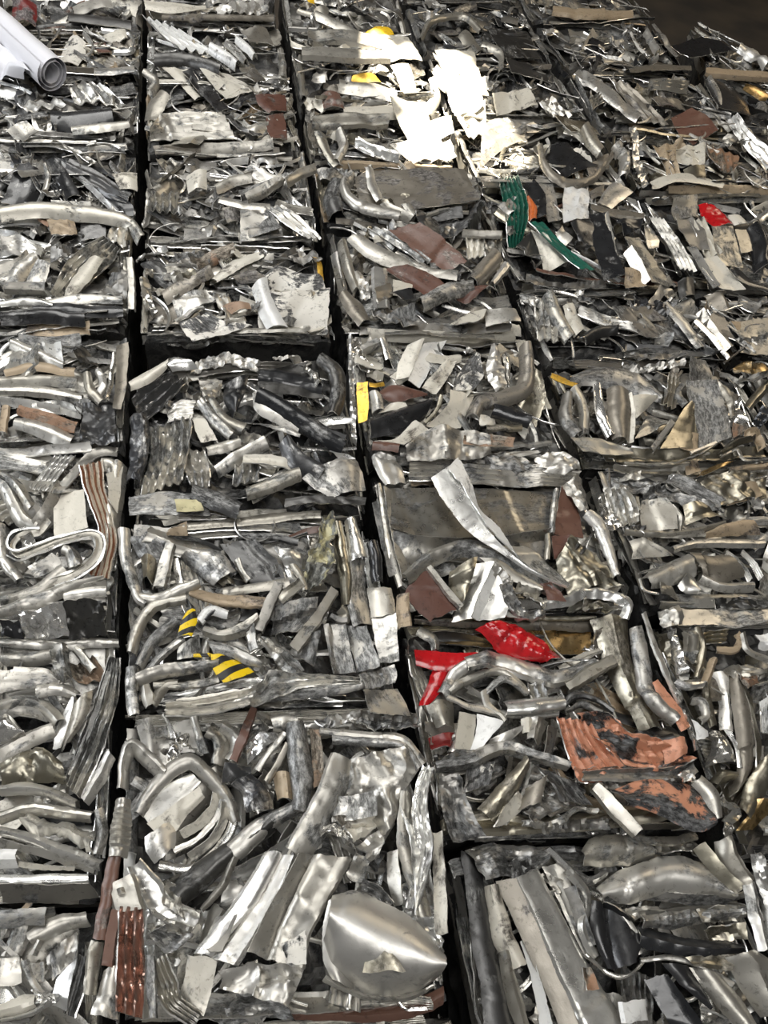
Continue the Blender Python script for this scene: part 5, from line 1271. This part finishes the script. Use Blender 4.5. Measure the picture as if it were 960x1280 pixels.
Q('black', [(500, 440), (540, 470)], [(570, 435), (580, 465)], cr=.006)
S('satin', [20, 22], [(740, 250), (810, 252), (870, 255)], p='tube')
B_('C6')
S('dark', [50, 60, 50], [(320, 75), (305, 130), (320, 200)], p='tube')
Q('dark', [(580, 190), (700, 160), (800, 150)], [(600, 235), (720, 245), (815, 240)], cr=.012)
S('satin', [18, 22, 20], [(590, 195), (680, 175), (760, 180)], p='tube', cr=.006)
S('silver', [36, 44, 42, 30], [(375, 55), (350, 100), (395, 160), (530, 198)], p='tube', cr=.003, label='shiny curved tube')
Q('silver', [(455, 150), (500, 175), (560, 205)], [(500, 145), (550, 165), (590, 190)], bow=.012, cr=.006)
Q('satin', [(535, 155), (570, 195)], [(580, 150), (600, 185)], bow=.012)
Q('taupe', [(383, 50), (430, 32), (520, 35), (640, 35), (745, 45)], [(400, 115), (470, 142), (560, 155), (680, 152), (800, 138)], cr=.003, cf=6, dz=.012, label='wide flat taupe sheet')
Q('satin', [(740, 42), (800, 140)], [(765, 50), (805, 110)], dz=.012)
S('silver', [26, 36, 30], [(430, 30), (440, 85), (465, 142)], dz=.014, bow=.006)
S('bright', [16, 24], [(732, 45), (785, 85)], dz=.016)
# ---- B4, B5, A5, A6
B_('B4')
Q('whitescrape', [(75, 400), (130, 365), (210, 385), (265, 385)], [(60, 470), (120, 440), (200, 460), (300, 450)], bow=.006, cr=.004)
Q('whitescrape', [(55, 430), (120, 455), (200, 450), (298, 440)], [(62, 558), (140, 560), (220, 562), (292, 565)], bow=.012, cr=.004, cf=7, dz=.004, label='white sheet covered in black scrapes')
Q('satin', [(0, 360), (40, 330), (110, 325)], [(0, 410), (60, 400), (120, 350)], cr=.005)
S('gold', [14, 18, 16], [(240, 330), (262, 350), (272, 400)], cr=.006, label='gold tinted crumpled edge')
Q('dull', [(150, 310), (180, 350)], [(250, 310), (275, 350)], cr=.012)
T(0, 200, 2.667)
Q('bright', [(450, 325), (490, 290), (552, 272)], [(462, 335), (500, 325), (562, 322)], cr=.012, rag=.005, name='crumpled_foil', label='bright crumpled foil', dz=.01)
Q('dark', [(468, 345), (510, 390), (560, 435)], [(540, 345), (590, 370), (625, 395)], bow=.008)
S('rust', [30, 36, 34], [(655, 355), (715, 325), (782, 302)], p='tube', cr=.006, label='rust brown crushed tube')
Q('dull', [(580, 330), (600, 370)], [(680, 310), (700, 345)], cr=.012)
S('taupe', [44, 50, 44], [(545, 455), (620, 415), (705, 370)], bow=.014)
Q('silver', [(568, 450), (580, 490), (590, 522)], [(690, 430), (700, 445), (745, 455)], cr=.006)
Q('cream', [(700, 390), (770, 330), (860, 300)], [(725, 415), (800, 370), (880, 330)], bow=.008)
Q('taupe', [(760, 400), (830, 370)], [(800, 415), (900, 400)], bow=.012)
Q('rust', [(740, 480), (770, 510)], [(830, 480), (840, 500)], bow=.008)
S('satin', [30, 34], [(480, 400), (500, 500)], cr=.007); S('chrome', [18, 22], [(480, 440), (520, 520)], cr=.007, p='tube')
Q('whitescrape', [(595, 540), (615, 570), (642, 606)], [(690, 505), (760, 540), (842, 552)], cr=.004, dz=.006, label='cream drooping torn flap')
Q('white', [(840, 420), (860, 500), (890, 560)], [(890, 395), (910, 470), (960, 560)], bow=.012, cr=.004)
B_('B5')
Q('satin', [(500, 120), (495, 170)], [(600, 110), (590, 180)], r=4, ra=.009, cr=.006)
Q('cream', [(620, 50), (625, 110)], [(690, 40), (690, 100)], bow=.008)
S('silver', [30, 34, 30], [(720, 100), (780, 70), (840, 60)], bow=.012)
S('scuffed', [26, 30], [(800, 130), (860, 105), (940, 75)], p='box')
Q('taupe', [(740, 160), (760, 210)], [(820, 165), (820, 200)], bow=.012)
S('silver', [26, 30, 26], [(730, 130), (800, 150), (900, 165)], bow=.006)
Q('dull', [(780, 200), (800, 260)], [(900, 180), (940, 250)], cr=.006)
T(300, 200, 2.667)
Q('silver', [(80, 170), (140, 220), (215, 275)], [(140, 145), (200, 190), (272, 262)], r=3, ra=.005)
Q('scuffed', [(0, 180), (60, 175), (120, 200)], [(0, 262), (70, 260), (145, 245)], cr=.005)
S('satin', [26, 30, 24], [(20, 132), (80, 105), (140, 75)], p='box'); S('satin', [28, 30], [(150, 85), (195, 50), (250, 30)], p='tube')
B_('A6'); T(0, 200, 2.667)
Q('black', [(70, 20), (35, 90), (5, 150)], [(150, 30), (145, 90), (90, 165)], bow=.008, cr=.004, tl=-.3, label='broad black plate')
Q('black', [(150, -5), (175, 60), (205, 135)], [(200, 10), (240, 70), (270, 130)], bow=.01, tl=.3)
S('silver', [14, 20, 14], [(150, 20), (160, 70), (125, 140)], bow=.004)
S('bright', [12, 14, 12], [(205, 18), (290, 80), (390, 175)], tl=.5)
S('dark', [44, 54, 50, 40], [(225, 20), (310, 60), (390, 110), (430, 130)], r=2, ra=.004, bow=.008, label='dark grooved profile')
Q('black', [(300, 90), (340, 130), (380, 185)], [(400, 130), (440, 150), (445, 185)], cr=.004)
Q('cream', [(370, 50), (400, 100)], [(455, 40), (460, 110)], bow=.008, cr=.006)
S('silver', [30, 34], [(170, 150), (300, 150)], cr=.005)
S('satin', [34, 40, 40, 36, 34], [(0, 188), (130, 168), (280, 180), (420, 205), (468, 262)], bow=.010, dz=.008, cr=.002, label='long pale band along the near edge')
B_('A5')
Q('silver', [(0, 248), (70, 250), (145, 300)], [(0, 325), (60, 330), (130, 340)], r=4, ra=.008, tl=.2)
Q('dark', [(270, 192), (268, 260)], [(350, 200), (352, 255)], cr=.006)
Q('tan', [(160, 210), (175, 260)], [(250, 210), (260, 250)], bow=.01, cr=.007)
S('rust', [18, 22], [(130, 190), (165, 210)], cr=.005)
Q('silver', [(375, 215), (360, 260)], [(430, 215), (420, 290)], r=2, cr=.006)
Q('satin', [(350, 268), (270, 310), (215, 370), (170, 452)], [(400, 290), (370, 340), (300, 400), (230, 458)], r=5, ra=.008, cr=.003, label='fan of folded pale sheets')
Q('cream', [(300, 330), (240, 400), (210, 455)], [(350, 340), (300, 410), (240, 458)], bow=.008, dz=.004)
S('silver', [44, 54, 40], [(0, 412), (70, 375), (125, 325)], bow=.014)
S('satin', [24, 26], [(0, 370), (60, 350), (100, 320)], tl=.6)
Q('scuffed', [(125, 330), (100, 380), (80, 430)], [(168, 345), (155, 390), (140, 432)], cr=.003)
S('dull', [26, 30], [(20, 435), (155, 440)], p='box')
Q('dull', [(175, 300), (170, 350)], [(240, 300), (230, 355)], cr=.009)
Q('dull', [(370, 370), (320, 440)], [(430, 380), (425, 460)], cr=.012)
S('bright', [26, 34, 24], [(0, 480), (90, 470), (180, 490)], bow=.008)
S('silver', [24, 30, 24], [(130, 480), (280, 465), (410, 470)], bow=.008)
S('black', [34, 40, 30], [(110, 500), (270, 505), (410, 500)], bow=.008)
S('black', [44, 50, 44], [(0, 525), (140, 520), (285, 535)], bow=.012, label='black strip along the near edge')
S('satin', [26, 28, 26], [(432, 330), (440, 420), (440, 515)], p='box')
# ---- far rows
B_('A9'); T(0, 0, 2.667)
Q('darkred', [(45, 12), (42, 50), (50, 85)], [(120, 5), (122, 45), (118, 85)], bow=.014, cr=.006, label='dark red lump')
B_('A8')
Q('whitescrape', [(240, 110), (215, 150), (195, 210)], [(285, 140), (285, 180), (260, 220)], bow=.008, label='cream torn sheet')
S('bright', [12, 14, 12, 12], [(280, 115), (310, 160), (280, 200)], p='tube'); S('bright', [14, 16, 14], [(340, 110), (430, 120), (440, 170), (380, 175)], p='tube')
Q('cream', [(330, 110), (360, 150)], [(420, 110), (430, 150)], bow=.012)
Q('brown', [(310, 140), (330, 180)], [(350, 140), (370, 180)], cr=.006)
Q('satin', [(240, 20), (250, 50)], [(370, 0), (380, 45)], bow=.01)
S('dark', [40, 46, 40], [(230, 55), (330, 65), (440, 80)], bow=.01)
S('scuffed', [40, 44], [(315, 240), (450, 235)], bow=.012); 
B_('A7')
S('black', [44, 56, 46], [(170, 400), (260, 405), (375, 390)], bow=.014, label='black folded strip')
Q('silver', [(60, 350), (90, 370)], [(180, 320), (220, 350)], r=3, cr=.006); Q('bright', [(230, 300), (250, 350)], [(340, 290), (420, 340)], r=4, cr=.007)
S('satin', [40, 44, 30], [(240, 440), (340, 425), (430, 410)], bow=.014)
Q('silver', [(20, 430), (60, 470)], [(90, 410), (130, 450)], cr=.006)
B_('B8')
Q('cream', [(480, 0), (560, 5), (680, 5)], [(485, 35), (580, 45), (690, 20)], cr=.006)
Q('silver', [(740, 0), (760, 45)], [(880, 0), (880, 50)], r=4, ra=.008)
B_('B7')
S('taupe', [24, 28, 26], [(540, 62), (700, 66), (912, 68)], p='box', label='taupe square bar')
Q('white', [(480, 75), (530, 130), (590, 175)], [(600, 82), (670, 125), (745, 165)], r=5, ra=.011, cr=.003, label='stack of white ribbed sheets', dz=.006)
S('white', [24, 28, 24], [(700, 165), (750, 190), (790, 220)], p='tube'); S('bright', [24, 28, 24], [(755, 150), (790, 185), (820, 220)], p='tube'); S('white', [24, 30, 24], [(790, 145), (830, 180), (850, 205)], p='tube')
Q('satin', [(800, 120), (830, 155)], [(890, 80), (915, 130)], bow=.006)
Q('chrome', [(810, 265), (850, 290)], [(850, 225), (885, 265)], cr=.006)
B_('B6')
S('dark', [24, 28, 24], [(515, 205), (620, 205), (735, 245)], p='tube', label='dark green-grey tube')
Q('cream', [(540, 225), (600, 280), (650, 330)], [(640, 228), (660, 260), (690, 300)], cr=.003)
Q('cream', [(665, 235), (710, 290), (755, 335)], [(760, 240), (810, 265), (852, 292)], cr=.002, label='flat cream sheet')
S('black', [44, 50, 46], [(625, 230), (690, 300), (745, 372)], dz=.006, label='black strap')
S('satin', [50, 64, 50], [(550, 312), (520, 350), (500, 395)], bow=.012)
S('silver', [24, 28, 26], [(480, 240), (520, 270), (500, 310)], p='tube')
Q('silver', [(500, 430), (560, 385), (740, 385)], [(500, 462), (650, 460), (790, 465)], r=4, ra=.008, label='pale layered sheets')
Q('brown', [(850, 330), (860, 360), (895, 385)], [(950, 318), (955, 345), (955, 365)], bow=.006, label='brown folded piece')
Q('brown', [(885, 392), (890, 430), (905, 465)], [(945, 372), (955, 420), (958, 460)], bow=.006)
S('black', [24, 30, 26], [(750, 355), (820, 320), (900, 305)], cr=.007)
S('blackscuff', [26, 30, 26], [(760, 390), (800, 430), (870, 455)], cr=.008)
B_('C9'); T(300, 0, 2.667)
Q('yellow', [(222, 0), (235, 15)], [(245, -4), (258, 22)], cr=.006)
B_('C8')
S('satin', [24, 26], [(250, 50), (340, 90), (410, 125)], bow=.008)
S('satin', [26, 34, 30], [(225, 140), (370, 138), (560, 172)], p='box'); S('satin', [30, 34, 30], [(205, 192), (350, 195), (500, 200)], p='box')
Q('cream', [(430, 235), (450, 255)], [(480, 205), (500, 225)], bow=.004)
Q('gold', [(360, 250), (400, 275)], [(440, 245), (470, 285)], bow=.010)
Q('yellow', [(420, 102), (430, 122), (445, 128)], [(470, 98), (500, 105), (512, 125)], bow=.006, cr=.003, label='yellow tab')
Q('cream', [(430, 125), (470, 165), (500, 205)], [(560, 125), (590, 165), (610, 205)], bow=.006, cr=.004, dz=.004)  # pale panel added to fill out the sun patch by colour
B_('C7')
S('satin', [26, 32, 26], [(330, 280), (430, 300), (520, 325)], bow=.010)
Q('brown', [(270, 300), (280, 360)], [(330, 310), (350, 370)], bow=.014)
S('cream', [36, 40, 38, 34, 30], [(345, 372), (480, 375), (610, 365), (655, 320), (640, 270)], bow=.008, flange=-.008, label='long cream profile bent round the corner')
Q('cream', [(500, 215), (530, 270), (545, 310)], [(560, 215), (580, 260), (590, 310)], bow=.006)
S('satin', [36, 40, 36], [(240, 410), (370, 408), (495, 412)], p='box')
Q('satin', [(245, 445), (275, 510), (310, 560)], [(285, 450), (310, 510), (345, 545)], bow=.008)
S('silver', [26, 34, 30], [(330, 440), (345, 490), (320, 540)], p='tube')
S('bright', [34, 40, 30], [(385, 470), (440, 500), (530, 530)], r=2, bow=.008)
Q('cream', [(500, 470), (580, 540)], [(640, 480), (650, 540)], bow=.010, cr=.006)
Q('cream', [(560, 400), (640, 460)], [(700, 400), (710, 460)], cr=.005)
Q('cream', [(500, 325), (520, 400), (560, 470)], [(620, 330), (640, 400), (680, 470)], cr=.004, dz=.004)  # added cream sheet, its pale colour extends the patch of sun
Q('white', [(560, 470), (600, 540)], [(700, 475), (720, 540)], r=2, cr=.004)
B_('D8')
S('satin', [20, 22, 22, 20], [(600, 130), (640, 75), (740, 62), (800, 120)], p='tube')
Q('dark', [(825, 105), (850, 150), (880, 205)], [(960, 95), (985, 145), (1005, 190)], cr=.004, bow=.008, label='flat dark plate')
S('satin', [16, 18, 16, 16], [(805, 150), (850, 170), (870, 195), (868, 245)], p='tube', label='wavy silver strip')
S('satin', [34, 44], [(740, 110), (790, 180)], bow=.008)
B_('D7')
Q('dark', [(880, 215), (900, 265)], [(1010, 205), (1050, 255)], cr=.003, label='second flat dark plate')
Q('cream', [(650, 170), (670, 240), (700, 310)], [(780, 180), (800, 250), (830, 320)], cr=.005, dz=.004, bow=.008)  # added pale sheet so the sunlit area looks unbroken
Q('cream', [(640, 180), (680, 250)], [(740, 190), (760, 260)], r=3); Q('white', [(680, 300), (720, 380)], [(790, 300), (810, 370)], cr=.008)
Q('cream', [(720, 380), (760, 470)], [(820, 330), (820, 450)], r=2)
S('cream', [40, 50, 40], [(650, 240), (690, 280), (780, 300)], cr=.008, bow=.01)
T(600, 0, 2.667)
Q('cream', [(40, 310), (60, 370)], [(160, 300), (190, 360)], cr=.006); Q('satin', [(190, 340), (230, 390)], [(240, 320), (310, 380)], r=3)
B_('D6')
Q('silver', [(0, 440), (60, 400), (150, 400)], [(0, 560), (100, 480), (220, 420)], cr=.005, bow=.008)
Q('black', [(215, 490), (230, 550), (270, 590)], [(290, 480), (350, 540), (390, 560)], bow=.012, cr=.006)
S('satin', [44, 50, 44], [(345, 445), (370, 490), (400, 525)], p='tube')
S('taupe', [16, 20, 22, 20, 16], [(198, 490), (215, 560), (270, 605), (370, 600), (440, 520)], p='tube', cr=.003, label='round bowl shaped rim', dz=.012)
Q('taupe', [(350, 560), (370, 600)], [(430, 510), (430, 560)], bow=.006)
Q('olive', [(240, 402), (270, 430), (300, 452)], [(365, 395), (390, 415), (405, 432)], cr=.003)
S('silver', [30, 36, 30], [(455, 480), (480, 540), (470, 600)], p='tube', cr=.008)
S('bright', [20, 24, 20], [(500, 440), (520, 540), (560, 610)], cr=.008)
B_('E7')
S('tan', [34, 40, 34], [(240, 40), (370, 55), (505, 58)], p='box', label='long tan beam')
B_('E6')
S('bright', [22, 26, 24], [(578, 85), (615, 135), (660, 190)], bow=.008); S('white', [18, 22, 20], [(500, 120), (530, 160), (565, 190)], bow=.008)
S('silver', [18, 20], [(550, 110), (590, 180)], p='tube')
B_('E5')
S('taupe', [40, 50, 40], [(490, 240), (590, 225), (700, 225)], bow=.014)
Q('taupe', [(425, 268), (480, 330), (545, 395)], [(490, 285), (560, 345), (630, 415)], r=3, ra=.006)
S('silver', [30, 40, 40, 34], [(325, 225), (400, 285), (460, 340), (530, 392)], flange=-.01, label='long silver beam', name='long_beam')
Q('brown', [(640, 385), (670, 430), (720, 465)], [(700, 370), (760, 400), (790, 440)], cr=.006, label='rust brown plate')
Q('taupe', [(560, 340), (590, 370)], [(680, 320), (710, 360)], bow=.008, cr=.006)
S('satin', [24, 30], [(560, 290), (690, 300)], r=3)
B_('E4')
Q('tan', [(570, 490), (600, 530), (625, 590)], [(655, 480), (650, 530), (670, 590)], r=2, cr=.004)
Q('cream', [(650, 480), (650, 550)], [(745, 485), (742, 560)], r=2, cr=.003)
Q('rust', [(750, 480), (750, 530), (790, 585)], [(870, 510), (860, 545), (845, 570)], r=4, ra=.006, label='rust ribbed panel')
S('cream', [30, 36, 24], [(570, 620), (680, 600), (810, 618)], bow=.008)
Q('olive', [(680, 560), (690, 600)], [(745, 560), (750, 605)], bow=.01)
B_('F2')
Q('black', [(740, 262), (755, 310), (790, 370)], [(850, 275), (890, 320), (912, 372)], cr=.003, label='square black plate')
S('bright', [16, 20, 16], [(760, 265), (790, 320), (800, 360)], p='tube')
S('brass', [16, 20], [(880, 290), (960, 325)], bow=.006)
B_('F1')
Q('bright', [(820, 400), (880, 480), (960, 560)], [(850, 390), (910, 460), (980, 520)], r=3, ra=.006, label='pale blue-white ribbed sheet')
B_('F3')
Q('black', [(640, 148), (660, 170), (695, 192)], [(740, 120), (800, 140), (842, 170)], cr=.003, label='flat black plate')
S('tan', [22, 26], [(750, 240), (850, 255), (960, 265)], p='box')
S('silver', [26, 30, 24], [(860, 165), (910, 190), (950, 230)], cr=.007, p='tube')

# ------------------------------------------------------------------ white film roll on the far left bales
def film_roll():
    z0 = 0.065
    a = at(-58, -22, z0); b = at(66, 92, z0)
    root = bpy.data.objects.new('plastic_film_roll', None); COL.objects.link(root)
    ax = b - a; Ln = np.linalg.norm(ax); ax /= Ln
    up = np.array([0, 0, 1.0]); side = _n(np.cross(ax, up)); up = np.cross(side, ax)
    root.location = tuple(((a + b) / 2)[:2]) + (TOP,)
    root['label'] = 'loose roll of white plastic film lying on the far left bales'; root['category'] = 'film roll'
    n, m = 90, 30
    s = np.linspace(0, 1, m); th = np.linspace(0, 2.8 * 2 * np.pi, n)
    r = 0.064 - 0.036 * th / th[-1]
    Pm = np.zeros((m, n, 3))
    for i, t in enumerate(s):
        wob = 1 + 0.03 * np.sin(th * 2 + t * 5) + .02 * np.sin(t * 17 + th)
        ph = 0.9 - th
        end = 0.012 * np.sin(th * 1.0 + 1) if i == m - 1 else 0
        c = a + ax * Ln * t
        Pm[i] = c + side * (np.cos(ph) * r * wob)[:, None] + up * (np.sin(ph) * r * wob)[:, None] + ax * (np.ones(n) * end)[:, None]
    base = np.array(root.location)
    uv = np.zeros((m, n, 2))
    link_mesh('rolled_film', mesh_from_grid('rolled_film', Pm - base, uv, 0.0012, closed_v=True), 'film', root)
    # loose flap beside the roll
    A = np.array([at(*q, 0.075) for q in smooth_path([(-60, 10), (-20, 40), (12, 62), (40, 92)], 30)])
    Bq = np.array([at(*q, 0.03) for q in smooth_path([(-60, 60), (-20, 88), (2, 96), (30, 100)], 30)])
    rg = np.random.default_rng(4)
    sheet('loose_flap', A, Bq, 'film', root, rg, bow=.02, cr=.006, cf=8, cell=.012, th=.0012, tl=0, tu=0)
film_roll()
